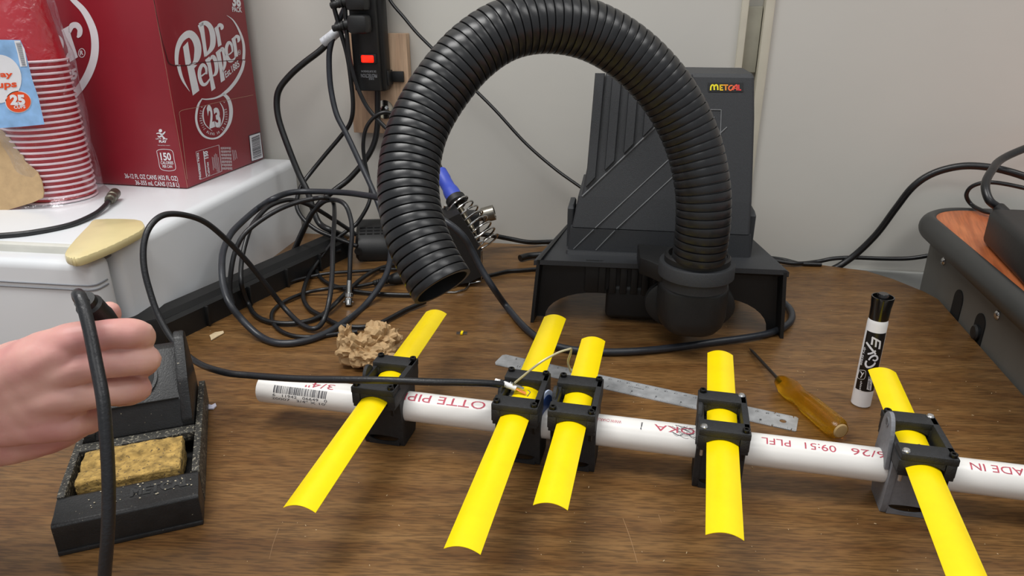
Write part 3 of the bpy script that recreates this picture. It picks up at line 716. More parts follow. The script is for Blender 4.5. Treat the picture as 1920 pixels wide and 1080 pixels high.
for k,(xc,y0,y1,tl) in enumerate(els):
    el=tapeelem(xc,y0,y1,59.5,tl).build(names[k],[YEL,YELU],ant)
    if k==4:
        g=G(); mm=lambda a,b:A3(xc+a+tl*b,b,59.75-4*(a/TW)**2)
        g.poly([(-1,-6),(3,-4),(4,-7),(0,-8)],mm); text(g,'3P',(8,-6),(-5,0),(0,-3),mm,.03); text(g,'lock',(8,-10),(-7,1),(0,-2),mm,.02); g.build('printed_mark',BLKINK,el,smooth=False,clean=False)
    FX,FY=19.5,31.5; m=BLKM; mb=BLKM if k<4 else mat('grey_print','7d7f84',.5,var=.08,vs=300,bump=.3,bs=1500)
    cy=-1.0
    if k==4: xc+=1.5
    # body block around the pipe with arched underside slot
    prof=[(-21,0)]+[(21*-1,0)]
    out_=[(-15.5,0.3),(15.5,0.3),(19,48),(-19,48)]
    g=G(); 
    # outline in y,z with pipe bore approximated by notch-free ring: two plates + front/back faces
    def ringplate(x0_,x1_,outl,hole_r,tf,mi=0,hc=(0,34)):
        n=len(outl); hv=[]
        O2=[V((a,b)) for a,b in outl]
        # resample outline into 32 points by angle about the hole centre
        pts_=[]
        for q in range(48):
            a=2*PI*q/48; dx,dy=math.cos(a),math.sin(a); best=1e9
            for i in range(n):
                p=O2[i]-V(hc); r_=O2[(i+1)%n]-V(hc); e=r_-p; den=dx*e.y-dy*e.x
                if abs(den)<1e-9: continue
                tt=(p.x*e.y-p.y*e.x)/den; uu=(p.x*dy-p.y*dx)/den
                if tt>0 and -1e-6<=uu<=1+1e-6: best=min(best,tt)
            pts_.append((hc[0]+dx*best,hc[1]+dy*best)); hv.append((hc[0]+dx*hole_r,hc[1]+dy*hole_r))
        b=len(g.v)
        for xx in (x0_,x1_):
            for (a,c) in pts_: g.v.append(tf(xx,a,c))
            for (a,c) in hv: g.v.append(tf(xx,a,c))
        for q in range(48):
            r2=(q+1)%48
            for f in ((b+q,b+r2,b+48+r2,b+48+q),(b+96+q,b+96+48+q,b+96+48+r2,b+96+r2),(b+q,b+96+q,b+96+r2,b+r2),(b+48+q,b+48+r2,b+144+r2,b+144+q)): g.f.append(f); g.mi.append(mi)
    tf=lambda x,a,c,xc=xc:A3(xc+x,a,c)
    ringplate(-19,-14.5,out_,13.6,tf); ringplate(14.5,19,out_,13.6,tf)
    ringplate(-14.5,14.5,[(-14.2,12),(14.2,12),(16,48),(-16,48)],13.6,tf)
    # front and rear skirt with crescent slot near the foot
    for sy in (-1,1):
        n=16; b=len(g.v)
        for t2 in (0,1):
            for i in range(n+1):
                u=-1+2*i/n; x=u*14.5; s_=math.sqrt(max(0,1-u*u))
                yy=lambda z,t2=t2: sy*((15.2+z*.07)-t2*1.6)
                for z in (.3,8.5-s_*5,8.5+s_*1.6,47.5): g.v.append(A3(xc+x,yy(z),z))
        for t2 in (0,1):
            o=b+t2*(n+1)*4
            for i in range(n):
                for (u1,u2) in ((0,1),(2,3)): g.f.append((o+i*4+u1,o+(i+1)*4+u1,o+(i+1)*4+u2,o+i*4+u2)); g.mi.append(0)
        for i in range(n):
            for u1 in (0,1,2,3): g.f.append((b+i*4+u1,b+(i+1)*4+u1,b+(n+1)*4+(i+1)*4+u1,b+(n+1)*4+i*4+u1)); g.mi.append(0)
    br=g.build('pipe_bracket',mb,ant,angle=40); br['label']=['black bracket on the leftmost tape element','black bracket at the soldered feed point','black bracket right of the feed point','black bracket beside the pencil scribble','grey bracket with raised tab at far right'][k]
    # upper clamp frame with window
    g=G(); zt_,zb_=67,51
    g.box(A3(xc,cy+FY-8,(zt_+61)/2),(.039,.016,(zt_-61)/1000),AR,.0009); g.box(A3(xc,cy-FY+8,(zt_+61)/2),(.039,.016,(zt_-61)/1000),AR,.0009)
    g.box(A3(xc+FX-2.6,cy,(zt_+zb_)/2),(.0052,FY*2/1000-.004,(zt_-zb_)/1000),AR,.0008)
    g.box(A3(xc-FX+2.2,cy,(zt_-4+zb_)/2),(.0044,FY*2/1000-.004,(zt_-4-zb_)/1000),AR,.0006)
    for sy in (-1,1):  # front/back bars: arched underside over the tape and shoulder blocks
        for (ya,yb) in ((cy+sy*(FY-15.9),cy+sy*(FY)),):
            n=12; b=len(g.v)
            for yy in (ya,yb):
                for i in range(n+1):
                    u=-1+2*i/n; g.v.append(A3(xc+u*12.3+tl*yy,yy,60.1-4*u*u)); g.v.append(A3(xc+u*12.3+tl*yy,yy,61.5))
            for i in range(n):
                o=b+i*2; q=(n+1)*2
                for f in ((o,o+2,o+3,o+1),(o+q,o+q+1,o+q+3,o+q+2),(o,o+q,o+q+2,o+2)): g.f.append(f); g.mi.append(0)
        for sx in (-1,1): g.box(A3(xc+sx*16.0+tl*sy*18,cy+sy*(FY-8),(61.5+zb_)/2),(.0072,.016,(61.5-zb_)/1000),AR,.0005)
    # lower shoe under the tape
    g.box(A3(xc,cy,49.0),(.038,.060,.004),AR,.0006)
    frm=g.build('clamp_frame',BLKM,ant)
    for sy in (-1,1):
        for sx in (-1,1):
            s2=(sx,sy) in silver[k]
            p0=A3(xc+sx*(FX-3.8),cy+sy*(FY-4),zt_)
            g=G()
            if s2: g.lathe([(.0030,0),(.0030,.0007),(.0022,.0018),(.0,.0021)],p0,seg=16)
            else: g.lathe([(.0029,0),(.0029,.0023),(.0026,.0027),(.0014,.0027),(.0014,.001),(0,.001)],p0,seg=16)
            g.cyl(p0-V((0,0,.0005)),p0-V((0,0,.026)),.0013,8)
            sc_=g.build('screw',screwS if s2 else screwB,frm)
            if s2: sc_['label']='silver round-head screw'
    # round tab standing beside the window
    g=G(); R_=17.5 if k<4 else 21; zc2=53 if k<4 else 60
    tp=[]
    for q in range(17):
        a=PI*q/16; tp.append((math.cos(a)*R_*.62+1,zc2+math.sin(a)*R_))
    tp=[(R_*.62+1+3,40)]+tp+[(-R_*.62+1-3,40)]
    x_=-FX-1.6 if k==4 else -FX+1
    tb_=G(); tb_.prism(tp,x_-1.5,x_+1.6,lambda v,xc=xc:A3(xc+v.z,v.x,v.y),b=.3)
    tb_.build('round_tab',mb,br)
    if k==4:
        hg=G().lathe([(.0038,0),(.0038,.0042),(.0030,.0042),(.0030,0)],A3(xc+x_-2.2,1,73),px_,20); hg.lathe([(.0030,.0005),(.0030,.0040)],A3(xc+x_-2.2,1,73),px_,20,mi=1); hg.build('tab_hole',[mb,DARK],br)
# feed joint: coax end, braid, exposed tape, hairpin wire, blue-white sticker
xc=254.5
g=G().tube([A3(xc-24,3,68),A3(xc-14,2.5,66),A3(xc-5,2,63.5)],[.0026,.0027,.0022],12); g.build('coax_core',mat('white_dielectric','ecebea',.4),ant)
g=G()
for q in range(9):
    a=q*.7; g.tube([A3(xc-20+q*1.6,3+2.9*math.cos(a+u),66.7+2.9*math.sin(a+u)-q*.2) for u in (0,1,2,3)],.0006,6)
g.tube([A3(xc-12,5,65.5),A3(xc-6,6,64),A3(xc+1,6,62)],[.0012,.0016,.0012],8)
g.build('soldered_braid',CHROME,ant)
g=G()
for q in range(4): g.tube([A3(xc-5,1+q*.5,63.5),A3(xc,-.5+q,62),A3(xc+4,-1+q*.8,61)],.00045,6)
g.build('copper_strands',mat('copper','d98a4a',.3,.9),ant)
g=G()
def tm(a,b): return A3(xc+a,b+2,60.1-4*(a/TW)**2)
g.poly([(-11,-2),(6,-3),(7,5),(5,7),(-11,8)],lambda a,b:tm(a,b)); g.build('scraped_metal',mat('scraped_steel','8d8f88',.4,.7,var=.3,vs=500),ant,smooth=False)
g=G(); g.poly([(-13,-11),(12.5,-10),(12.5,-3.5),(-13,-2)],lambda a,b:A3(xc+a,b+1,60.4-4*(a/TW)**2)); g.build('gap_insert',BLKM,ant,smooth=False)
wire=[A3(xc-9,5,65)]+[at(1010,682,.085),at(1045,662,.092),at(1066,655,.094),at(1071,654,.093),at(1070,662,.088),at(1065,680,.076),at(1071,698,.066)]
g=G().tube(smoothpath(wire,7),.0010,8); g.build('hairpin_wire',mat('bare_cream_wire','cfc6a0',.3,.4),ant)
g=G(); sa=A3(xloc(1028,760),5,46); 
def sm(r0,r1,mi,o):
    for q in range(28):
        a,b=2*PI*q/28,2*PI*(q+1)/28; n_=(px_*-.0+V((0,-.35,0))+px_*.0+V((0,0,0))).normalized() if 0 else None
        def pt(r,t): return sa+py_*(r*math.cos(t)*.9)+V((0,0,r*math.sin(t)))+px_*(o)
        g.add([pt(r0,a),pt(r1,a),pt(r1,b),pt(r0,b)],[(0,1,2,3)],mi)
g2=G().lathe([(.0155,0),(.0155,.0014)],A3(275,1,49),px_*1.0+V((0,-.3,0)),36); g2.lathe([(.0115,-.0004),(.0115,.0018)],A3(275,1,49),px_*1.0+V((0,-.3,0)),36,mi=1)
g2.build('round_sticker',[mat('pale_blue_sticker','c9d6ee',.4),mat('navy_sticker','2b4a86',.4)],ant)

# ================================================================== CORDS
cord('coax_cable','long black coax looping past the soldering stand to the antenna feed',
 [(942,722,.067),(915,719,.072),(860,717,.078),(800,716,.080),(720,713,.080),(650,712,.076),(580,711,.07),(520,708,.065),(470,704,.06),(420,698,.056),(370,680,-635),(330,645,-650),(300,598,-662),(282,550,-672),(270,500,-682),(270,455,-694),(283,422,-708),(308,403,-725),(345,403,-745),(385,417,-765),(425,450,-785),(465,492,-803),(500,535,-815),(533,577,.016),(565,608,.006),(590,616,.006),(607,600,.01),(618,560,.03),(623,510,.05),(624,460,.07),(627,410,.085),(625,380,.09),(610,371,-935),(585,373,-930),(555,380,-920),(520,394,-900),(482,418,-880),(455,443,-865),(440,475,-855),(433,510,-845),(431,545,-838),(437,570,-833)],.0032,BLKC,n=8)
cord('power_cable','thick grey-black cord in a big loop ending around the extractor',
 [(652,-30,-1120),(648,10,-1118),(632,47,-1115),(620,85,-1112),(617,115,-1110),(620,164,-1105),(631,214,-1095),(650,252,-1085),(675,305,-1070),(696,350,-1050),(712,390,-1030),(725,433,-1000),(733,467,-975),(727,507,-930),(710,540,-890),(680,577,-855),(647,603,.004),(607,627,.004),(563,641,.004),(520,643,.004),(487,630,.006),(456,602,.02),(431,570,.04),(419,535,.055),(416,500,.07),(419,470,.08),(432,440,.09),(452,418,.095),(482,392,.10),(510,374,-960),(541,362,-990),(578,359,-1000),(643,361,-980),(684,366,-950),(716,372,-920),(770,385,-890),(830,412,-860),(866,440,-850),(885,470,-850),(903,505,-845),(925,540,-838),(950,575,.006),(985,615,.005),(1020,640,.005),(1060,653,.005),(1110,659,.005),(1180,659,.005),(1260,652,.005),(1340,641,.005),(1400,633,.005),(1445,624,.005),(1475,610,.005),(1485,595,.005),(1480,578,.005),(1460,560,.005)],.0042,GRYC,n=8,seg=14)
pc=thing('power_cable','thick black cord with a white paper tag left of the power strip','cable',onwall(560,300,.02))
cord('cord_jacket','',[(668,38,-1128),(650,50,-1125),(628,68,-1120),(600,95,-1115),(570,118,-1112),(545,140,-1110),(525,165,-1108),(519,190,-1106),(523,225,-1100),(540,275,-1090),(560,325,-1080),(577,360,-1070),(588,395,-1060),(600,420,-1050),(625,434,-1040),(650,444,.02)],.0048,BLKS,parent=pc)
cord('paper_tag','',[(606,80,-1114),(618,71,-1113),(632,60,-1117),(643,53,-1119)],.0078,mat('white_tag','c9ccd2',.6,var=.2,vs=200),parent=pc,flat=.85)
cord('power_cable','black cord falling from above past the strip to the vented case',
 [(618,-30,-1105),(626,12,-1105),(637,53,-1105),(651,104,-1105),(658,151,-1105),(662,200,-1105),(656,232,-1108),(637,258,-1110),(610,290,-1105),(584,322,-1095),(567,345,-1080),(558,368,-1070),(557,390,-1060),(570,412,-1050),(594,431,-1040),(623,444,-1030),(655,456,-1020),(670,462,-1015)],.0033,BLKS)
cord('iron_cable','black cord running behind the hose to the blue soldering iron',
 [(647,-30,-1098),(647,10,-1098),(650,60,-1098),(655,105,-1098),(663,140,-1098),(673,170,-1098),(688,200,-1097),(708,224,-1095),(735,250,-1090),(770,278,-1080),(800,300,-1060),(818,312,-1042),(826,322,-1038)],.0031,BLKS)
cord('strip_power_cable','thick black cord leaving the power strip downward to the fridge side',
 [(708,165,-1128),(708,195,-1128),(708,230,-1126),(702,267,-1122),(685,300,-1116),(655,335,-1108),(631,354,-1100),(605,375,-1090),(585,400,-1080),(568,433,-1070),(556,460,-1060),(548,478,-1050)],.0046,BLKS)
cord('black_lead','thin black lead hooked over the washer and looping onto the desk',
 [(742,215,-1100),(733,212,-1095),(718,211,-1092),(700,221,-1092),(686,242,-1092),(681,274,-1092),(685,308,-1090),(692,338,-1085),(695,360,-1080),(690,385,-1070),(670,418,-1060),(653,431,-1050),(623,455,-1030),(600,485,-1000),(582,512,-970),(571,538,.008),(569,560,.005),(580,579,.004),(604,593,.004),(630,607,.004),(660,613,.004),(690,612,.004),(715,605,.004),(763,580,.004),(797,566,.005)],.0030,BLKS)
bn=thing('coax_cable','black coax hanging down to a silver bayonet connector','cable',at(655,575,0))
cord('cable_jacket','',[(547,478,-1010),(557,457,-1000),(573,423,-985),(588,397,-970),(608,378,-955),(630,375,-940),(648,385,-925),(658,412,-915),(660,440,-905),(657,475,-895),(656,505,-885),(655,530,-878)],.0031,BLKC,parent=bn)
p0=atF(655,526,.879); p1=atF(653.5,573,.864); d=(p1-p0); L0=d.length
g=G().lathe([(.0030,0),(.0034,.0),(.0034,L0*.48),(.0052,L0*.50),(.0060,L0*.53),(.0060,L0*.66),(.0048,L0*.70),(.0052,L0*.74),(.0052,L0*.98),(.0044,L0),(.0044,L0*.8),(0,L0*.8)],p0,d,24)
g.cyl(p0+d*.85+V((-.0065,0,0)),p0+d*.85+V((.0065,0,0)),.0011,8); g.build('bayonet_connector',CHROME,bn)
cord('black_lead','black lead looping low beside the rail and back under the hose',
 [(668,440,-1040),(655,431,-1035),(623,410,-1020),(594,392,-1005),(568,380,-990),(541,375,-975),(510,384,-950),(490,400,-930),(470,427,-905),(457,468,-880),(452,500,-865),(452,530,-850),(458,553,.02),(467,572,.006),(476,588,.004),(495,600,.004),(524,606,.004),(561,605,.004),(592,597,.004),(614,583,.006),(645,553,.008),(679,522,.009),(713,503,.006),(753,494,.004),(800,492,.004)],.0031,BLKS)
cord('black_lead','thin black lead lying across the desk from under the rail',
 [(495,550,.004),(515,541,.004),(549,527,.004),(585,518,.004),(621,512,.0065),(680,508,.0065),(730,505,.004),(790,505,.004)],.0024,BLKS)
st=thing('black_lead','black lead with a thick strain relief lying behind the hose end','cable',at(733,524,0))
cord('cable_jacket','',[(670,622,.0026),(633,626,.0026),(597,631,.0026),(558,631,.0026),(529,622,.0026),(512,606,.0026),(510,588,.0026),(522,573,.0026),(544,560,.0045),(573,549,.0045),(609,542,.009),(645,538,.006),(675,536,.0045),(703,530,.006)],.0026,BLKS,parent=st)
a=at(700,531,.007); b=at(770,516,.010); d=b-a; L0=d.length
prof=[(.003,0)]
for q in range(6): prof+=[(.0042+q*.0002,L0*(.03+q*.06)),(.0042+q*.0002,L0*(.06+q*.06)),(.0032,L0*(.065+q*.06))]
prof+=[(.0060,L0*.42),(.0085,L0*.6),(.0088,L0*.95),(.007,L0)]
G().lathe(prof,a,d,20).build('strain_relief',BLK,st)
cord('black_lead','black lead curving under the bayonet connector toward the hose end',
 [(640,468,.02),(615,478,.012),(596,492,.006),(593,505,.004),(599,518,.004),(613,530,.004),(647,542,.004),(680,548,.004),(730,552,.004),(790,553,.004)],.0028,BLKS)
cord('flat_lead','black flat lead with frayed sleeve right of the iron stand',[(870,526,.003),(900,520,.003),(925,515,.003),(950,509,.003),(975,507,.003),(1012,504,.003)],[.0028]*31,BLKS,n=6) if False else cord('flat_lead','black flat lead with frayed sleeve right of the iron stand',[(870,526,.003),(900,520,.003),(925,515,.003),(950,509,.003),(975,507,.003),(1012,504,.003)],.0028,BLKS)
cord('power_cable','black cord along the wall foot from the iron stand to the extractor',[(898,439,.028),(925,442,.024),(957,448,.016),(990,454,.010),(1020,454,.006),(1060,452,.006)],.0038,BLKS)
cord('power_cable','short thick black cord end beside the extractor foot',[(975,484,.006),(990,480,.006),(1010,478,.007),(1040,476,.009),(1075,478,.009)],.0050,BLKS)
cord('power_cable','flat black twin cord crossing the wall from above to the extractor',
 [(722,-25,-1135),(733,3,-1132),(757,32,-1130),(782,62,-1128),(815,95,-1124),(850,130,-1120),(890,168,-1116),(930,208,-1110),(985,268,-1102),(1040,316,-1093),(1090,352,-1082),(1120,375,-1075)],.0042,BLKS,flat=.6,up=(.7,0,.7))
cord('power_cable','thin black cord along the wall right of the extractor',[(1400,480,.012),(1440,486,.008),(1490,494,.005),(1530,491,-1030),(1562,485,-1027),(1600,483,-1022),(1660,485,-1013),(1710,484,-1000),(1758,476,-985)],.0032,BLKS)
cord('power_cable','thin black cord pair beside the extractor corner',[(1395,478,.014),(1435,482,.010),(1470,487,.005),(1500,494,.0035),(1540,496,.003)],.0028,BLKS)
cord('power_cable','thick black cord arching up the wall over the riser',[(1560,505,-1018),(1578,496,-1020),(1608,474,-1018),(1645,437,-1012),(1680,390,-1004),(1712,350,-996),(1750,325,-988),(1800,312,-975),(1850,313,-960),(1900,324,-945),(1960,345,-930)],.0050,BLKS)

# ================================================================== POWER STRIP, BOARD
pine=wood('pine_board','ad8d72','bd9d80','ccae90',.6,sc=(60,60,6),fine=(300,300,20),finestr=.15)
c1=onwall(661,64,.0); c2=onwall(769,244,.0)
a0,z1=wall2(onwall(768,62)); a1,z0=wall2(onwall(671,245)); aw0=wall2(onwall(671,245))[0]; 
bd=thing('wooden_board','small unpainted pine board fixed to the wall behind the power strip','board',WP((aw0+a0)/2,z0,.0),WY)
g=G(); wbox(g,aw0,a0,z0,z1,.001,.018,.001); g.build('board',pine,bd)
hp0=onwall(722,205,.018); g=G().lathe([(.0145,0),(.0145,.002),(.006,.002),(.006,.006),(.004,.0075),(0,.0075)],hp0,wn,6*4); g.build('washer_bolt',CHROME,bd)
ps=thing('power_strip','black power strip with glowing red switch mounted on the pine board','power strip',onwall(695,170,.02),WY)
zb=onwall(690,172,.05)[2]; ax0=wall2(onwall(664,150,.058))[0]; ax1=wall2(onwall(712,150,.058))[0]
mid=(ax0+ax1)/2; hw=(ax1-ax0)/2
g=G(); 
def wl(g,x0,x1,z0,z1,o0,o1,b): wbox(g,x0,x1,z0,z1,o0,o1,b)
wbox(g,ax0-.006,ax1+.006,zb,zb+.42,.019,.046,.006); wbox(g,ax0,ax1,zb+.002,zb+.42,.045,.058,.002); sb=g.build('housing',BLK,ps)
g=G(); wbox(g,ax1+.004,ax1+.026,zb+.012,zb+.028,.019,.024,.001); wbox(g,ax1+.002,ax1+.008,zb+.008,zb+.03,.02,.04,.001); g.build('mounting_tab',BLK,ps)
q=wall2(onwall(690,111,.059)); g=G(); wbox(g,q[0]-.013,q[0]+.013,q[1]-.0065,q[1]+.0075,.057,.0605,.001); g.build('switch_frame',BLK,ps)
redlamp=mat('lit_red_switch','ff2a10',.3,emit=('f01c08',1.3)); g=G(); wbox(g,q[0]-.0095,q[0]+.0095,q[1]-.0045,q[1]+.0055,.06,.0625,.0015); g.build('red_switch',redlamp,ps)
g=G(); tmw=lambda x,y:WP(x/1000,y/1000,.0586); grey=mat('grey_ink','8c8f94',.6)
def ut(s_,xr,xl,y,h): text(g,s_,(xr,y),(xl-xr,0),(0,-h),tmw,0)
bx=q[0]*1000; zz=q[1]*1000
ut('SURGE',bx+7,bx-1,zz-27,2.4); ut('PROTECTION',bx+12,bx-13,zz-21,5.2); ut('DE SURTENSION',bx+11,bx-12,zz-16,2.8)
g.build('printed_lettering',grey,sb,smooth=False,clean=False)
g=G()
for k in range(5):
    z=zb+.115+k*.052
    for dx,dz,sx_,sz_ in ((-.007,.012,.002,.007),(.007,.012,.002,.008)): wbox(g,mid+dx-sx_/2,mid+dx+sx_/2,z+dz,z+dz+sz_,.0575,.0583)
    g.lathe([(.0025,0),(.0025,.0008)],WP(mid,z+.005,.0576),wn,12)
g.build('outlet_slots',DARK,ps)
for k,(yy) in enumerate((45,2)):
    w_=wall2(onwall(680,yy,.07)); pt_=WP(mid+.002,w_[1],.062)
    pg=thing('plug','black right-angle plug seated in the power strip'+(', lower of the two' if k==0 else ', upper of the two'),'plug',pt_,WY)
    g=G(); wbox(g,mid-.014,mid+.016,w_[1]-.013,w_[1]+.013,.0605,.088,.006); g.build('plug_body',BLK,pg)
    e=WP(mid-.014,w_[1],.075); d=(wex*-1+V((0,0,-.25))).normalized(); pr=[(.0065,0)]
    for q_ in range(4): pr+=[(.0075-q_*.0007,.003+q_*.005),(.0075-q_*.0007,.0055+q_*.005),(.0048,.006+q_*.005)]
    pr.append((.0045,.026)); G().lathe(pr,e,d,16).build('strain_relief',BLK,pg)

# ================================================================== RAIL BESIDE THE FRIDGE
ra=at(300,655,0); rb=at(655,481,0); dr=(rb-ra).normalized(); nl=V((-dr.y,dr.x,0))
rl=thing('plastic_channel','long black plastic channel lying against the fridge side','channel',(ra+rb)/2,math.atan2(dr.y,dr.x))
def RL(a,o,z): return ra+dr*a+nl*o+V((0,0,z))
Lr=(rb-ra).length
g=G(); prof=[(0,0),(0,.026),(.004,.030),(.006,.030),(.010,.036),(.022,.040),(.024,.036),(.034,.034),(.034,0)]
loft(g,[[RL(a,o,z) for o,z in prof] for a in (0,Lr)]); g.build('channel_body',BLK,rl)
for a in [Lr*k/5 for k in range(1,6)]:
    G().box(RL(a,-.002,.014),(.003,.006,.026),Matrix.Rotation(math.atan2(dr.y,dr.x),3,'Z'),.0008).build('channel_rib',BLK,rl)
g=G().box(RL(-.012,.012,.024),(.045,.055,.048),Matrix.Rotation(math.atan2(dr.y,dr.x)-.5,3,'Z'),.003); g.build('end_block',BLK,rl)

# ================================================================== VENTED CASE
va=at(664,492,0); vb=at(770,470,0); dv=(vb-va); Lv=.13; dv.normalize(); vyaw=math.atan2(dv.y,dv.x)*0+math.radians(6)
vt=thing('vented_case','black plastic case with slotted vents lying behind the hose','plastic case',va+V((.06,.02,0)),vyaw)
vx=V((math.cos(vyaw),math.sin(vyaw),0)); vy=V((-math.sin(vyaw),math.cos(vyaw),0))
def VC(x,y,z): return va+vx*(x/1000)+vy*(y/1000)+V((0,0,z/1000))
g=G(); prof=lambda s: [VC(s,0,2),VC(s,-3,12),VC(s,0,26),VC(s,10,36),VC(s,48,52),VC(s,62,50),VC(s,70,30),VC(s,70,2)]
loft(g,[[VC(3,q[0],q[1]) for q in ((6,6),(4,13),(6,22),(14,30),(46,44),(58,43),(62,28),(62,6))],prof(8),prof(120),[VC(128,q[0],q[1]) for q in ((6,6),(4,13),(6,22),(14,30),(46,44),(58,43),(62,28),(62,6))]]); g.build('case_body',BLK,vt,angle=50)
g=G()
for r_ in range(3):
    for k in range(8):
        u=(18+r_*7); z=36+(u-10)*16/38
        g.box(VC(14+k*11,u,z+.3),(.0085,.0035,.001),Matrix.Rotation(vyaw,3,'Z'))
g.build('vent_slots',DARK,vt)
g=G().lathe([(.0055,0),(.0055,.003),(.0035,.003),(.0035,0)],VC(8,-4.5,20),vy*-1,20); g.lathe([(.0035,.001),(.0035,.0028)],VC(8,-4.5,20),vy*-1,20,mi=1); g.build('socket',[BLK,DARK],vt)

# ================================================================== IRON STAND WITH SPRING, BLUE IRON, BARREL
sb0=at(905,545,0)
ist=thing('soldering_iron_stand','black soldering iron stand with coiled chrome spring behind the hose end','soldering iron stand',at(870,520,0))
F0=.98
p=[atF(828,405,1.0),atF(870,400,1.0)]
b0=at(895,522,0)
g=G(); bx_=[(800,560),(902,520),(902,470),(868,402),(838,408),(800,470)]
P1=[atF(x,y,.93) for x,y in ((838,412),(862,400),(905,470),(903,518),(880,530),(835,535))]
for q in P1: q.z=max(q.z,.001)
P1b=[p_+V((-.012,.055,0)) for p_ in P1]
loft(g,[P1,P1b]); g.build('bracket',BLK,ist,smooth=False)
s0=atF(852,378,.985); s1=atF(916,462,.945); ax=(s1-s0).normalized(); N=ax.orthogonal().normalized(); B=ax.cross(N); P=[]
turns=8.2; m=int(turns*24)
for i in range(m+1):
    t=i/m; a=2*PI*turns*t; r=(.0175+.006*math.sin(t*PI*.9)) ; P.append(s0.lerp(s1,t)+N*(math.cos(a)*r)+B*(math.sin(a)*r))
g=G().tube(P,.00135,8); g.build('coil_spring',CHROME,ist)
wp=[atF(903,470,.925),atF(903,505,.925),at(902,527,.003),at(880,531,.002),at(879,535,.002),at(872,543,.002),at(852,548,.002),at(835,548,.002),at(832,543,.002),at(850,538,.002),at(872,530,.002)]
for q in wp: q.z=max(q.z,.0015)
g=G().tube(wp,.0013,8); g.build('wire_base',CHROME,ist)
ir=thing('soldering_iron','blue-handled soldering iron resting in the chrome coil spring','soldering iron',s0,0)
h0=atF(824,322,1.03); h1=atF(853,372,.99); d=h1-h0; L0=d.length; blue=mat('blue_rubber','3a4fb8',.45,var=.08)
g=G().lathe([(.008,0),(.0105,.0015),(.0105,L0*.3),(.0098,L0*.35),(.0098,L0*.62),(.0112,L0*.7),(.0118,L0*.78),(.0118,L0*.98),(.010,L0)],h0,d,28); g.build('handle',blue,ir)
g=G().lathe([(.0125,L0),(.0145,L0*1.02),(.0145,L0*1.18),(.011,L0*1.24)],h0,d,28); g.build('collar',BLK,ir)
g=G().lathe([(.004,L0*1.2),(.004,L0*1.9),(.0028,L0*2.2),(.0005,L0*2.35)],h0,d,16); g.build('heated_barrel',mat('worn_brass','615b4e',.35,.8,var=.4,vs=200),ir)
cord('cord_boot','',[(808,285,-1066),(816,302,-1050),(824,320,-1034)],.0062,BLK,parent=ir)
b0=atF(884,410,1.06); b1=atF(927,398,1.06); d=b1-b0; L0=d.length
mb=G().lathe([(.0075,-.02),(.0075,L0*.42),(.0105,L0*.45),(.0118,L0*.5),(.0118,L0),(.009,L0*1.01),(.009,L0*.7),(0,L0*.7)],b0,d,28).build('metal_barrel',mat('dull_nickel','8e8a80',.3,.85,var=.2,vs=100)); tag(mb,'short nickel barrel connector poking out behind the coil spring','connector')
gq=G().box(atF(868,418,1.05)+V((0,0,-.02)),(.05,.03,.075),None,.004); tag(gq.build('black_block',BLK),'small black block behind the iron stand holding up the nickel barrel','plastic block')

# ================================================================== SOLDERING STATION STAND
SO=at(110,1043,0); sy_=math.radians(20.5)
ss=thing('soldering_station_stand','black soldering station stand with sponge tray at lower left','soldering stand',SO,sy_)
sx_=V((math.cos(sy_),math.sin(sy_),0)); syv=V((-math.sin(sy_),math.cos(sy_),0)); SR=Matrix.Rotation(sy_,3,'Z')
def S3(x,y,z): return SO+sx_*(x/1000)+syv*(y/1000)+V((0,0,z/1000))
dusty=mat('dusty_black','1c1d1e',.42,var=.25,vs=90,bump=.3,bs=700)
def dust(m,thr=.62,col=(.42,.38,.28,1)):
    nt=m.node_tree; p=nt.nodes['Principled BSDF']; L=nt.links.new; src=p.inputs['Base Color'].links[0].from_socket
    tc=nt.nodes.new('ShaderNodeTexCoord'); n=nt.nodes.new('ShaderNodeTexNoise'); n.inputs['Scale'].default_value=420; n.inputs['Detail'].default_value=8; L(tc.outputs['Object'],n.inputs['Vector'])
    r=nt.nodes.new('ShaderNodeValToRGB'); r.color_ramp.elements[0].position=thr; r.color_ramp.elements[0].color=(0,0,0,1); r.color_ramp.elements[1].position=thr+.06; r.color_ramp.elements[1].color=(1,1,1,1); L(n.outputs[0],r.inputs[0])
    mx=nt.nodes.new('ShaderNodeMixRGB'); L(r.outputs[0],mx.inputs[0]); L(src,mx.inputs[1]); mx.inputs[2].default_value=col; L(mx.outputs[0],p.inputs['Base Color'])
dust(dusty,.70,(.30,.27,.2,1)); grimy=mat('grimy_rail','34332f',.6,var=.4,vs=120,bump=.5,bs=700); dust(grimy,.56,(.24,.22,.17,1))
g=G().box(S3(49,95,2),(.098,.192,.004),SR,.001); g.build('base_plate',dusty,ss)
g=G()
g.prism([(0,0),(0,25),(2,27),(12,27.5),(27,30),(30,29),(31,2)],0,98,lambda v:S3(v.z,v.x,v.y),b=.8); fb=g.build('front_lip',dusty,ss)
for x0 in (0,93):
    g=G().prism([(28,1),(28,31),(34,32),(120,29),(188,27),(192,20),(192,1)],0,5.5,lambda v,x0=x0:S3(x0+v.z,v.x,v.y),b=.6); g.build('side_rail',grimy,ss)
g=G().box(S3(49,95,26),(.088,.012,.009),SR,.001); g.build('cross_bar',grimy,ss)
g=G().box(S3(49,62,8),(.086,.062,.003),SR); g.build('tray_floor',dusty,ss)
g=G().prism([(102,4),(103,30),(112,52),(150,84),(158,86),(186,60),(190,4)],12,84,lambda v:S3(v.z,v.x,v.y),b=.8); cr2=g.build('cradle',dusty,ss)
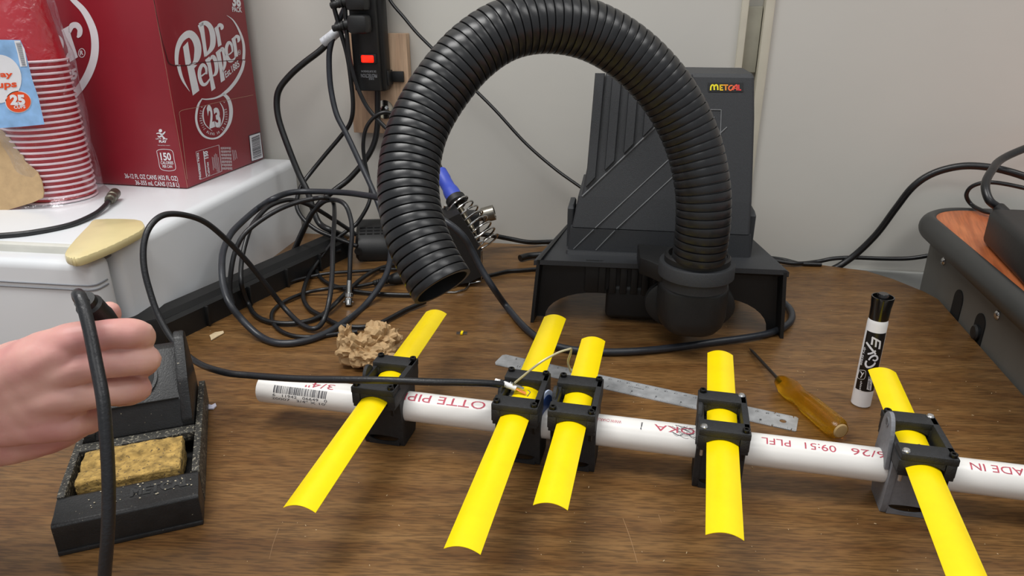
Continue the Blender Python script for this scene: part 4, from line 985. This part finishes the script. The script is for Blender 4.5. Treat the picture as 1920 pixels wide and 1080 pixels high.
for x0 in (7,83):
    g=G().prism([(101,4),(103,36),(120,66),(146,95),(154,98),(162,94),(184,40),(190,4)],0,9,lambda v,x0=x0:S3(x0+v.z,v.x,v.y),b=1.5); g.build('cradle_side',dusty,ss)
# receptacle ring set in the sloped face
fd_=V((38,32)); fl_=fd_.length; nrm=(syv*-32+V((0,0,38))).normalized(); cc_=S3(46,131,69.)
g=G().lathe([(.0215,0.0002),(.0215,.0012),(.0190,.0012),(.0190,.0002)],cc_,nrm,36); g.lathe([(.0188,.0002),(.0188,.0007)],cc_,nrm,36,mi=1); g.build('receptacle',[dusty,DARK],ss)
g=G().box(S3(48,111.3,53.2),(.070,.0012,.0012),SR); g.build('panel_seam',DARK,cr2)
g=G(); 
def le(x,y): # on the sloped part of the lip
    return S3(x,14+y*.97,28.0+y*.16+.25)
for s_ in (0,): text(g,'METCAL',(50,1.0),(42,0),(0,8),le,.05)
g.build('embossed_lettering',mat('embossed_black','2c2d2e',.3),fb,smooth=False,clean=False)
# sponge
spm=mat('yellow_sponge','a98b4e',.95,var=.5,vs=160,bump=1.,bs=500,detail=8); dust(spm,.60,(.13,.09,.045,1))
bm=bmesh.new(); bmesh.ops.create_cube(bm,size=1)
for v in bm.verts: v.co=V((v.co.x*.074,v.co.y*.046,v.co.z*.021))
bmesh.ops.bevel(bm,geom=list(bm.edges),offset=.0022,segments=2,profile=.5,affect='EDGES')
bmesh.ops.subdivide_edges(bm,edges=bm.edges,cuts=14,use_grid_fill=True)
for v in bm.verts:
    n_=V((v.co.x/.07,v.co.y/.04,v.co.z/.02)).normalized(); 
    v.co+=n_*(noise.noise(v.co*180)*.0010+noise.noise(v.co*500)*.0008); v.co.z+=.003*math.cos(v.co.y*120)*0+.002*noise.noise(v.co*40)
    if v.co.z>0: v.co.z-=.0035*math.exp(-((v.co.y-.004-v.co.x*.15)/.004)**2)
g=G().frombm(bm,S3(47,61,22),Matrix.Rotation(sy_+math.radians(-1),3,'Z')); tag(g.build('cleaning_sponge',spm,angle=80),'crusty yellow cleaning sponge sitting in the soldering stand tray','sponge')
# solder crumbs on the stand front lip
g=G()
for k in range(40):
    x=random.uniform(22,94); y=random.uniform(11,29); z=27.6+(y-12)*.16+.4; r_=random.uniform(.3,.9)/1000; g.ball(S3(x,y,z),(r_,r_*.8,r_*.5))
o=g.build('solder_crumbs',mat('pale_flux_crumb','c9bfa6',.5,var=.2)); tag(o,'pale solder and flux crumbs scattered on the stand front lip','crumbs',kind='stuff')

# ================================================================== HAND
skin=bpy.data.materials.new('skin'); skin.use_nodes=True; nt=skin.node_tree; p=nt.nodes['Principled BSDF']; L=nt.links.new
tc=nt.nodes.new('ShaderNodeTexCoord')
n1=nt.nodes.new('ShaderNodeTexNoise'); n1.inputs['Scale'].default_value=28; n1.inputs['Detail'].default_value=4; L(tc.outputs['Object'],n1.inputs['Vector'])
r=nt.nodes.new('ShaderNodeValToRGB'); L(n1.outputs[0],r.inputs[0]); e=r.color_ramp.elements; e[0].position=.32; e[0].color=lin('c88a86')+(1,); e[1].position=.66; e[1].color=lin('d8a99c')+(1,)
L(r.outputs[0],p.inputs['Base Color']); p.inputs['Roughness'].default_value=.48; p.inputs['Subsurface Weight'].default_value=.15; p.inputs['Subsurface Radius'].default_value=(1,.35,.2); p.inputs['Subsurface Scale'].default_value=.004
n2=nt.nodes.new('ShaderNodeTexNoise'); n2.inputs['Scale'].default_value=420; n2.inputs['Detail'].default_value=4; L(tc.outputs['Object'],n2.inputs['Vector'])
b=nt.nodes.new('ShaderNodeBump'); b.inputs['Strength'].default_value=.12; b.inputs['Distance'].default_value=.0006; L(n2.outputs[0],b.inputs['Height']); L(b.outputs[0],p.inputs['Normal'])
def hp3(x,y,F): return atF(x,y,F/1000)
hand=G()
def limb(pts,n=6):   # (x,y,F,rmm)
    P=[hp3(a,b,c) for a,b,c,_ in pts]; Q=[V((a.x,a.y,a.z,)) for a in P]
    S_=spl(Q,n); R=[]
    m_=len(pts)
    for i in range(m_-1):
        for k in range(n): t=k/n; t=t*t*(3-2*t); R.append(pts[i][3]*(1-t)+pts[i+1][3]*t)
    R.append(pts[-1][3]); R=[q/1000 for q in R]
    hand.tube(S_,R,20); hand.ball(S_[0],R[0]); hand.ball(S_[-1],R[-1])
# fingers: metacarpal - knuckle - first joint - second joint - tip
limb([(0,700,382,13),(60,668,382,12.5),(128,640,384,11),(195,628,390,9.1),(240,625,396,9.2),(262,627,402,9.0)])
limb([(262,630,402,9.2),(258,640,418,8.6),(225,645,432,8),(200,640,440,7.6)])
limb([(0,730,378,13),(70,705,378,12.5),(135,690,380,11),(200,681,388,9.4),(250,676,396,9.4),(274,674,402,9.1)])
limb([(272,674,402,9.2),(266,684,420,8.6),(225,690,434,8),(195,688,440,7.6)])
limb([(0,765,376,13),(70,748,376,12.5),(130,742,378,11),(195,736,388,8.9),(238,730,396,8.8),(258,729,402,8.5)])
limb([(256,726,402,8.8),(248,736,420,8.2),(215,742,434,7.6),(190,738,440,7.2)])
limb([(0,800,376,13),(70,795,377,12.5),(125,795,380,11),(162,790,392,8.8),(178,782,402,8.2)])
limb([(178,782,402,8.2),(180,778,420,7.6),(160,770,432,7.2)])
for ya,yb in ((715,655),(748,700),(782,750)):
    limb([(-60,ya+14,381,15.5),(0,ya,379,15.5),(60,(ya+yb)/2-4,378,14.5),(112,yb+8,381,12.5),(138,yb+4,385,10)])
# thumb / index tip rising behind
limb([(40,690,400,14),(110,672,418,12),(160,640,428,9.5),(190,612,430,8.2),(203,590,430,7.6),(205,584,430,7.2)])
# palm mass and forearm
limb([(130,700,392,13),(60,715,394,17),(-20,740,396,20),(-120,780,396,23)])
limb([(130,760,394,13),(60,775,394,17),(-20,785,396,20),(-120,800,396,23)])
limb([(150,790,398,11),(90,812,396,14),(20,828,396,15),(-60,835,396,18),(-140,838,396,20)])
limb([(80,660,392,12),(10,690,394,15),(-60,720,396,18),(-140,760,396,22)])
limb([(-60,760,396,24),(-160,790,396,25),(-330,850,396,29),(-520,920,396,32)])
limb([(-60,790,396,24),(-160,810,396,25),(-330,860,396,28),(-520,930,396,31)])
me=bpy.data.meshes.new('tmp'); me.from_pydata(hand.v,[],hand.f); to=bpy.data.objects.new('tmp',me); COL.objects.link(to)
md=to.modifiers.new('r','REMESH'); md.mode='VOXEL'; md.voxel_size=.0010; md.use_smooth_shade=True
md=to.modifiers.new('s','SMOOTH'); md.iterations=4; md.factor=.5
dg=bpy.context.evaluated_depsgraph_get(); dg.update(); hm=bpy.data.meshes.new_from_object(to.evaluated_get(dg)); bpy.data.objects.remove(to); 
# soften the back of the hand, keep the fingers crisp
to=bpy.data.objects.new('tmp',hm); COL.objects.link(to); vg=to.vertex_groups.new(name='w')
buck={}
for v in hm.vertices:
    c=v.co-O_; t_=c.y*CP-c.z*SP; xx=960+F_PX*c.x/t_
    wq=min(1,max(0,(135-xx)/50))
    if wq>0: buck.setdefault(round(wq,1),[]).append(v.index)
for k_,l_ in buck.items(): vg.add(l_,k_,'REPLACE')
md=to.modifiers.new('s','SMOOTH'); md.iterations=60; md.factor=.6; md.vertex_group='w'
dg=bpy.context.evaluated_depsgraph_get(); dg.update(); hm2=bpy.data.meshes.new_from_object(to.evaluated_get(dg)); bpy.data.objects.remove(to); hm=hm2
# tendons, knuckle creases
tend=[[hp3(-20,715,380),hp3(60,680,370),hp3(130,645,372)],[hp3(-20,745,380),hp3(70,715,368),hp3(135,693,368)],[hp3(-20,775,380),hp3(70,757,368),hp3(130,745,368)],[hp3(-20,800,380),hp3(70,798,368),hp3(120,796,370)]]
import numpy as np
nv=len(hm.vertices); co=np.empty(nv*3,'f'); hm.vertices.foreach_get('co',co); co=co.reshape(-1,3)
no=np.empty(nv*3,'f'); hm.vertices.foreach_get('normal',no); no=no.reshape(-1,3)
dd=np.zeros(nv,'f')
for t_ in tend:
    m2=np.full(nv,1e9,'f')
    for q in spl(t_,10): m2=np.minimum(m2,((co-np.array(q,'f'))**2).sum(1))
    dd+=.0005*np.exp(-m2/.0060**2)
dd+=.0003*np.sin(co[:,0]*260+2*np.sin(co[:,1]*180))*np.sin(co[:,2]*230+1.5*np.sin(co[:,0]*150))
hm.vertices.foreach_set('co',(co+no*dd[:,None]).ravel()); hm.update()
for pl_ in hm.polygons: pl_.use_smooth=True
hm.materials.clear(); hm.materials.append(skin)
pr=thing('person','bare hand reaching in from the left, fingers curled around the soldering iron','person',hp3(60,740,390))
ho=bpy.data.objects.new('hand',hm); COL.objects.link(ho); ho.parent=pr
inv=RM[pr.name].inverted(); hm.transform(inv); RM['hand']=RM[pr.name]
# iron held in the hand
hi=thing('soldering_iron','black soldering iron pen held in the hand above the stand','soldering iron',hp3(215,640,415))
G().tube(spl([hp3(158,562,404),hp3(170,575,408),hp3(195,605,416),hp3(215,650,423),hp3(232,690,430)],6),[.0062]*5+[.0080]*5+[.0085]*6+[.0075]*5+[.0070]*4,20).build('grip',BLK,hi)
G().tube([hp3(232,690,430),hp3(262,742,440)],[.0034,.0030],14).build('cartridge',STEEL,hi)
cord('iron_cable','black cable hanging from the held iron down across the stand',
 [(164,572,-404),(150,562,-400),(146,552,-394),(150,556,-386),(158,580,-380),(168,620,-372),(180,680,-362),(193,750,-350),(200,830,-340),(204,920,-330),(202,1000,-322),(196,1080,-316),(190,1180,-310)],.0036,BLKC,n=8,seg=16)

# ================================================================== SMALL THINGS ON THE DESK
# ruler
ra_=at(930,673); rb_=at(1489,800)
c_tl=at(944,665);c_tr=at(1493,783);c_bl=at(925,689);
ru=(c_tr-c_tl).normalized(); rvv=V((ru.y,-ru.x,0)); RWd=.0265; RLn=(c_tr-c_tl).length+.002
rlr=thing('steel_ruler','scuffed steel ruler lying under the pipe on the desk','ruler',c_tl+ru*.15)
def RU(x,y,z=.0009): return c_tl+ru*(x/1000)+rvv*(y/1000)+V((0,0,z))
g=G(); Ln=RLn*1000; Wd=RWd*1000; out2=[(3,0),(Ln-3,0),(Ln,3),(Ln,Wd-1),(Ln-1,Wd),(3,Wd),(0,Wd-4),(0,3)]
# plate with hole: split
hx,hy,hr=Ln-13,Wd/2,3.2
n=24; ring=[(hx+hr*math.cos(2*PI*k/n),hy+hr*math.sin(2*PI*k/n)) for k in range(n)]
sq=[]
for k in range(n):
    a=2*PI*k/n; s_=1/max(abs(math.cos(a))/(9),abs(math.sin(a))/(Wd/2)); sq.append((hx+s_*math.cos(a),hy+s_*math.sin(a)))
for z,fl in ((.0009,1),(.0001,0)):
    b=len(g.v); g.v+=[RU(*q,z) for q in ring]+[RU(*q,z) for q in sq]
    for k in range(n): g.f.append((b+k,b+(k+1)%n,b+n+(k+1)%n,b+n+k)); g.mi.append(0)
b=0
for k in range(n): g.f.append((k,(k+1)%n,2*n+(k+1)%n,2*n+k)); g.mi.append(0)
g.prism([(3,0),(hx-9,0),(hx-9,Wd),(3,Wd),(0,Wd-5),(0,3)],.0001,.0009,lambda v:RU(v.x,v.y,v.z)); g.prism([(hx+9,0),(Ln-2,0),(Ln,2),(Ln,Wd-1),(Ln-1,Wd),(hx+9,Wd)],.0001,.0009,lambda v:RU(v.x,v.y,v.z))
rb0=g.build('ruler_blade',mat('scuffed_steel','b4b6b8',.45,.35,var=.22,vs=70,bump=.2,bs=500),rlr,smooth=False)
g=G(); rm=lambda x,y:RU(x,y,.00105)
for k in range(0,301): 
    x=Ln-8-k*1.0; 
    if x<6: break
    h=3.6 if k%10==0 else (2.6 if k%5==0 else 1.6); g.add([rm(x,.2),rm(x+.18,.2),rm(x+.18,h),rm(x,h)],[(0,1,2,3)])
    
for k in range(0,16*12):
    x=Ln-8-k*25.4/16; h=4.5 if k%16==0 else (3.2 if k%8==0 else (2.4 if k%4==0 else 1.6)); g.add([rm(x,Wd-.2),rm(x+.2,Wd-.2),rm(x+.2,Wd-h),rm(x,Wd-h)],[(0,1,2,3)])
for i in range(1,30): text(g,str(i),(Ln-8-(i-30)*0-(30-i)*10+1.6,4.2),(-3.2 if i>9 else -1.6,0),(0,2.2),rm,0)
for i in range(1,12): text(g,str(i),(Ln-8-i*25.4+1.5,Wd-8),(-3.4 if i>9 else -1.9,0),(0,2.8),rm,.02)
text(g,'TechTools',(118,13),(-24,0),(0,2.8),rm,.0); 
text(g,'TechTools',(82,8.5),(24,0),(0,-2.8),rm,.0); text(g,'1/100ths',(150,12),(16,0),(0,-2),rm,0)
g.build('engraved_marks',mat('engraved_ink','4a4b4d',.6),rb0,smooth=False,clean=False)
# screwdriver
a=at(1405,653,.003); b=at(1460,712,.009); c=at(1576,808,.012); 
sd=thing('screwdriver','small screwdriver with translucent amber handle lying by the marker','screwdriver',at(1500,740,0))
G().lathe([(.0002,0),(.0013,.006),(.0018,.009),(.0018,(b-a).length+.01)],a,b-a,14).build('shaft',mat('dark_steel','5b544e',.35,.8,var=.2,vs=100),sd)
d=(c-b); L0=d.length; axd=d.normalized(); N=V((0,0,1)); N=(N-axd*N.dot(axd)).normalized(); B=axd.cross(N)
amb=bpy.data.materials.new('amber_plastic'); amb.use_nodes=True; p=amb.node_tree.nodes['Principled BSDF']; p.inputs['Base Color'].default_value=lin('ffc92a')+(1,); p.inputs['Transmission Weight'].default_value=.95; p.inputs['Roughness'].default_value=.12; p.inputs['IOR'].default_value=1.35
n_=amb.node_tree.nodes.new('ShaderNodeTexNoise'); n_.inputs['Scale'].default_value=60; bb=amb.node_tree.nodes.new('ShaderNodeBump'); bb.inputs['Strength'].default_value=.15; amb.node_tree.links.new(n_.outputs[0],bb.inputs['Height']); amb.node_tree.links.new(bb.outputs[0],p.inputs['Normal'])
g=G(); secs=[]; prof=[(0,.0035),(.02,.0062),(.06,.0078),(.16,.0105),(.24,.0112),(.32,.0095),(.38,.0086),(.45,.0098),(.55,.0104),(.9,.0107),(.96,.0100),(1.0,.0078)]
for t,r in prof:
    ring=[]
    for k in range(48):
        a_=2*PI*k/48; fl=(.10*math.cos(8*a_) if .42<t<.95 else (.07*math.cos(4*a_) if .05<t<.3 else 0)); rr=r*(1-abs(fl)*.9 if fl<0 else 1); ring.append(b+axd*(L0*t)+N*(math.cos(a_)*rr)+B*(math.sin(a_)*rr))
    secs.append(ring)
loft(g,secs); hd=g.build('handle',amb,sd,angle=50)
cc0=b+axd*(L0*1.0); G().lathe([(.0072,0),(.0060,.0012),(0,.0018)],cc0,axd,24).build('worn_end_cap',mat('frosted_end','b29667',.6),sd)
# marker
mk0=at(1613.5,757,0); MF=mk0.y; mt=atF(1656,552,MF).z
mk=thing('dry_erase_marker','white and black dry erase marker standing upright on its end','marker',mk0)
MR=.0091; hL=[atF(1648,y,MF).z for y in (612,)][0]; capz=atF(1650,604,MF-.009).z
G().lathe([(.0082,0),(MR,.0012),(MR,capz-.004),(.0085,capz),(.0078,capz+.002),(0,capz+.002)],mk0,seg=40).build('barrel',mat('white_marker_plastic','eeeef0',.3,var=.02),mk)
ct=atF(1658,562,MF-.008).z
g=G().lathe([(.0084,capz-.0008),(.0087,capz),(.0090,capz+.012),(.0100,ct-.002),(.0100,ct),(.0090,ct),(.0086,ct-.006),(0,ct-.006)],mk0,seg=40); g.lathe([(.0052,ct-.006),(.0052,ct+.002),(.0046,ct+.003),(0,ct+.003)],mk0,seg=10); g.build('cap',mat('black_marker_cap','111112',.22,coat=.4),mk)
def mmap(off,zx=1560,zy=530,zs=4.155):
    R=MR+off
    def f(x,y):
        x=zx+x/zs; y=zy+y/zs; r=ray(x,y); ox,oy=O_.x-mk0.x,O_.y-mk0.y
        A=r.x**2+r.y**2; Bq=2*(ox*r.x+oy*r.y); Cq=ox*ox+oy*oy-R*R; D=Bq*Bq-4*A*Cq
        if D<0: D=0
        t=(-Bq-math.sqrt(D))/(2*A); return O_+r*t
    return f
g=G(); f=mmap(.00012); rows=[(262,378,410,408),(235,500,388,535),(200,660,358,700),(165,822,312,862)]
# label as a cylindrical sector, measured from the picture corners
zt_=f(330,392).z; zb_=f(240,845).z
def ang(p): return math.atan2(p.x-mk0.x,-(p.y-mk0.y))
a0=ang(f(205,640)); a1=ang(f(368,640)); K=24
b_=len(g.v)
for z in (zb_,zt_):
    for k in range(K+1):
        a_=-1.45+(a1+1.45)*k/K; R=MR+.00012; g.v.append(V((mk0.x+math.sin(a_)*R,mk0.y-math.cos(a_)*R,z)))
for k in range(K): g.f.append((b_+k,b_+k+1,b_+K+1+k+1,b_+K+1+k)); g.mi.append(0)
lab=g.build('black_label',mat('label_black','131315',.35),mk,smooth=True,clean=False)
g=G(); f=mmap(.0003)
f6=mmap(.0003,1590,610,6.75)
for s_ in ([(302,150,20),(360,182,24),(415,212,20)],[(312,152,24),(306,200,24),(299,246,26)],[(358,188,20),(354,230,22),(349,276,22)],[(407,212,22),(402,258,22),(394,302,24)],
 [(232,213,22),(285,285,26),(352,366,22)],[(352,322,20),(300,352,24),(248,362,20)],
 [(262,440,20),(290,402,24),(335,382,24),(366,395,24),(372,425,22),(345,448,20),(312,436,16)],
 [(236,448,22),(222,485,26),(238,525,26),(280,528,24),(325,502,24),(345,470,20)]): g.ribbon(s_,f6,5)
text(g,'dry erase',(250,500),(-30,140),(17,6),f,.01); text(g,'chisel',(222,765),(-10,72),(15,3),f,.01); 
g.ribbon([(215,680,3),(262,690,3),(250,750,3),(200,740,3),(215,680,3)],f,3); g.ribbon([(222,690,6),(235,715,8),(222,740,6)],f,3); g.ribbon([(250,700,5),(235,718,6)],f,3)
g.ribbon([(292,731,13),(276,833,13)],f,3); g.ribbon([(304,733,13),(288,837,13)],f,3); g.ribbon([(314,735,10),(299,840,10)],f,3)
g.build('label_lettering',INK,lab,smooth=False,clean=False)
g=G(); f=mmap(.0005); text(g,'low odor',(288,700),(-8,132),(22,4),f,.01); g.build('label_small_lettering',BLKINK,lab,smooth=False,clean=False)
# crumpled paper: two lobes of one sheet
def crumple(c,s,seed,amp):
    bm=bmesh.new(); bmesh.ops.create_icosphere(bm,subdivisions=4,radius=1); rg_=random.Random(seed)
    # sheet folded along random creases: each crease plane adds a sharp valley or ridge
    pl_=[(V((rg_.gauss(0,1),rg_.gauss(0,1),rg_.gauss(0,1))).normalized(),rg_.uniform(-.7,.7),rg_.uniform(.10,.22),rg_.uniform(.12,.3)) for _ in range(26)]
    for v in bm.verts:
        n_=v.co.normalized(); r_=1.0
        for pn,dd_,wd,am in pl_:
            t=abs(n_.dot(pn)-dd_)
            if t<wd: r_-=am*amp*(1-t/wd)
            t=abs(n_.dot(pn)-dd_-wd*1.3)
            if t<wd*.6: r_+=am*amp*.22*(1-t/(wd*.6))
        r_+=.05*noise.noise(n_*6+V((seed,0,0)))
        v.co=V((n_.x*s[0],n_.y*s[1],n_.z*s[2]))*(r_*1.2)
    return bm
g=G(); c0=at(678,660,.016); c1_=at(710,640,.018); c2_=at(668,672,.012)
g.frombm(crumple(c0,(.0215,.0185,.019),1,.6),at(672,656,.018)); g.frombm(crumple(c0,(.0205,.019,.022),7,.6),at(715,640,.020)); g.frombm(crumple(c0,(.022,.016,.014),13,.6),at(697,668,.013)); g.frombm(crumple(c0,(.009,.010,.019),17,.6),at(650,641,.019))
for i,q in enumerate(g.v): 
    if q.z<.0006: q.z=.0006
o=g.build('crumpled_paper',mat('kraft_paper','b8996f',.75,var=.08,vs=60,bump=.3,bs=120),angle=9); tag(o,'crumpled ball of brown kraft paper behind the leftmost bracket','paper')
# pin header scrap and paper flakes
ph=thing('pin_header','tiny yellow strip with fine metal pins lying on the desk','electronic part',at(866,624,0))
pp0=at(866,624,.0015); G().box(pp0,(.0028,.0080,.0022),Matrix.Rotation(-.1,3,'Z'),.0002).build('yellow_strip',YEL,ph)
g=G()
for k in range(6): y=-.0032+k*.00125; g.box(pp0+V((0,y,-.0002)),(.013,.0004,.0004))
g.build('pins',STEEL,ph)
def flake(name,label,poly_,z=.0006,col='d9c6a2',lift=.003):
    g=G(); c=at(sum(p[0] for p in poly_)/len(poly_),sum(p[1] for p in poly_)/len(poly_),0)
    P=[at(x,y,.0006) for x,y in poly_]; N_=len(P)
    T=[p+V((0,0,.0006+lift*abs(noise.noise(p*300)))) for p in P]
    ctr=sum(T,V((0,0,0)))/N_; cb=sum(P,V((0,0,0)))/N_
    g.add(P+T+[cb,ctr+V((0,0,.001))],[(i,(i+1)%N_,N_+(i+1)%N_,N_+i) for i in range(N_)]+[(2*N_,(i+1)%N_,i) for i in range(N_)]+[(2*N_+1,N_+i,N_+(i+1)%N_) for i in range(N_)])
    tag(g.build(name,mat('flake_'+col,col,.7),smooth=False),label,'scrap')
flake('paper_scrap','small torn cream paper scrap on the desk near the channel',[(393,630),(403,624),(419,622),(420,625),(408,632),(396,639),(395,634)],col='d8c29c')
flake('plastic_scrap','small bluish white scrap just right of the soldering stand',[(388,759),(396,762),(404,757),(406,762),(400,768),(391,768)],col='d5d4e6')
g=G()
rg=random.Random(3)
for k in range(230):
    x,y=rg.uniform(390,1900),rg.uniform(500,1075)
    if y<560 and x>1400: continue
    q=at(x,y,.0003); r_=rg.uniform(.15,.55)/1000; a=rg.uniform(0,6.3)
    if q.x>.5: continue
    g.box(q,(r_*rg.uniform(1,4),r_,.0004),Matrix.Rotation(a,3,'Z'))
tag(g.build('desk_crumbs',mat('sawdust_crumb','c9b089',.7,var=.2),smooth=False),'tiny pale crumbs and flecks scattered over the desktop','crumbs',kind='stuff')
g=G(); dm=lambda x,y:at(x,y,.00025)
for P in ([(1168,972,1),(1182,1010,1),(1195,1055,1)],[(523,990,1.2),(512,1020,1),(505,1048,.7)],[(1235,965,.8),(1240,980,.8)]): g.ribbon(P,dm,3)
g.build('scratches',mat('scratch_tan','9c7a56',.5),desk,smooth=False,clean=False)

# ================================================================== RISER AT RIGHT
QZ=.100
e1=at(1760,560,0); e2=at(1920,740,0); pdv=(e1-e2).normalized(); e1=V((e1.x,e1.y,0)); e2=V((e2.x,e2.y,0)); pn_=V((pdv.y,-pdv.x,0)) # to the right
rs=thing('laminate_stand','orange wood-topped stand with black bumper edge right of the desk','stand',e2+pn_*.2+V((0,0,FLOOR_Z)),math.atan2(pdv.y,pdv.x))
def Q3(a,b,z): return e2+pdv*a+pn_*(.003+b)+V((0,0,z))   # a toward the wall, b to the right
back=(e1-e2).length
def wallA(b): # a value where it reaches the wall
    p=Q3(0,b,0); return ((WO-p).dot(wn)+.006*-1+ .0)/pdv.dot(wn)
aw=wallA(0)-.02
orange=wood('orange_laminate','a8562e','bd6a3e','cf7d4e',.4,sc=(6,50,6),rot=-pyaw,fine=(20,300,20),finestr=.2)
def outline(inset,z):
    P=[]; r_=.075-inset*.8; cx,cy=aw-.02-r_-inset,-.032+inset+r_
    P.append(Q3(-.6,-.032+inset,z))
    for k in range(17):
        a=PI/2*k/16; P.append(Q3(cx+r_*math.sin(a),cy-r_*math.cos(a),z))
    # follow the wall to the right
    far=Q3(0,.62,z); t_=(WO+wn*.03-far).dot(wn)/pdv.dot(wn); P.append(Q3(min(t_-inset,aw+.05),.62,z)); P.append(Q3(-.6,.62,z)); return P
g=G(); loft(g,[outline(.018,QZ-.02),outline(.018,QZ)]); g.build('laminate_top',orange,rs,smooth=False)
g=G(); secs=[outline(q_.x,q_.y) for q_ in spl([V((i_,z,0)) for i_,z in ((.034,QZ-.030),(.018,QZ-.032),(.005,QZ-.026),(0,QZ-.015),(.003,QZ-.004),(.010,QZ+.002),(.015,QZ+.002),(.019,QZ-.002),(.022,QZ-.02))],3)]
loft(g,secs,cap=False); g.build('bumper_edge',mat('black_rubber_edge','333433',.42,var=.06),rs,angle=60)
sg=mat('dark_grey_steel','63615c',.5,var=.06,vs=20)
# side panel with arched slots
g=G(); A0,A1=-.6,aw-.05; zt2=QZ-.03
slots=[]
for px,py in ((1792,585),(1832,632)):
    q=onplane(px,py,Q3(0,0,0),pn_); slots.append(((q-Q3(0,0,0)).dot(pdv),q.z))
segs=[]; cur=A1
for (sa_,szc) in slots:
    pass
outl=[(A0,FLOOR_Z),(A0,zt2),(A1,zt2),(A1,FLOOR_Z)]
g.prism(outl,0,.02,lambda v:Q3(v.x,v.z,v.y)); sp_=g.build('side_panel',sg,rs,smooth=False)
for (sa_,szc) in slots:
    g=G(); n=16; w_=.0135; top_=szc+.030
    P=[(sa_-w_,-.04)]+[(sa_-w_*math.cos(PI*k/n),top_-w_+w_*math.sin(PI*k/n)) for k in range(n+1)]+[(sa_+w_,-.04)]
    g.prism(P,-.0012,.0002,lambda v:Q3(v.x,v.z,v.y)); g.build('arched_slot',DARK,sp_,smooth=False)
q=slots[1]; G().lathe([(.0095,0),(.0095,.004),(.0075,.006),(0,.0065)],Q3(q[0],0,q[1]+.006),pn_*-1,20,sy=1.).build('plug_button',BLK,sp_)
for px,py in ((1770,490),(1871,591)):
    q=onplane(px,py,Q3(0,0,0),pn_); G().lathe([(.0055,0),(.0055,.001),(.004,.0028),(.0015,.0035),(0,.003)],q,pn_*-1,18).build('screw',CHROME,sp_)
# adapter on the riser
ad=thing('power_adapter','black power adapter brick resting on the orange stand','power adapter',at(1900,450,QZ))
aa=at(1848,432,QZ+.004); ab=at(1905,525,QZ+.004) if False else None
P0=at(1836,455,QZ); da=(at(1920,547,QZ)-P0).normalized(); na=V((-da.y,da.x,0))
Ra=Matrix.Rotation(math.atan2(da.y,da.x),3,'Z'); BH=.044
ctr=P0+da*.085+na*.040+V((0,0,BH/2+.0006)); G().box(ctr,(.17,.078,BH),Ra,.008,4).build('brick',mat('adapter_black','18191a',.45,bump=.1),ad)
G().box(ctr+V((0,0,BH/2+.0003))+da*.01+na*.012,(.13,.044,.0006),Ra).build('paper_label',mat('adapter_label','d5d8de',.5),ad)
t0=ctr-da*.084-na*.010+V((0,0,.006)); s0_=t0-da*.022-na*.014+V((0,0,.012))
G().lathe([(.0060,0),(.0072,.002),(.0072,.018),(.005,.02),(.005,.034)],s0_,t0-s0_,18).build('strain_relief',BLK,ad)
g=G().tube(smoothpath([s0_,s0_+V((-.010,.004,.008)),s0_+V((-.008,.02,.022)),s0_+V((.012,.045,.034)),s0_+V((.05,.08,.045)),s0_+V((.14,.12,.065))],8),.0050,12); g.build('output_cord',BLKS,ad)
lp=pth([(1880,403,QZ+.006),(1862,400,QZ+.006),(1842,395,QZ+.006),(1821,383,QZ+.008),(1812,366,-975),(1822,350,-972),(1850,342,-962),(1890,346,-948),(1960,362,-925)])
tag(G().tube(smoothpath(lp,8),.0028,12).build('thin_cable',BLKS),'thin black cord looping over the back of the orange stand','cable')
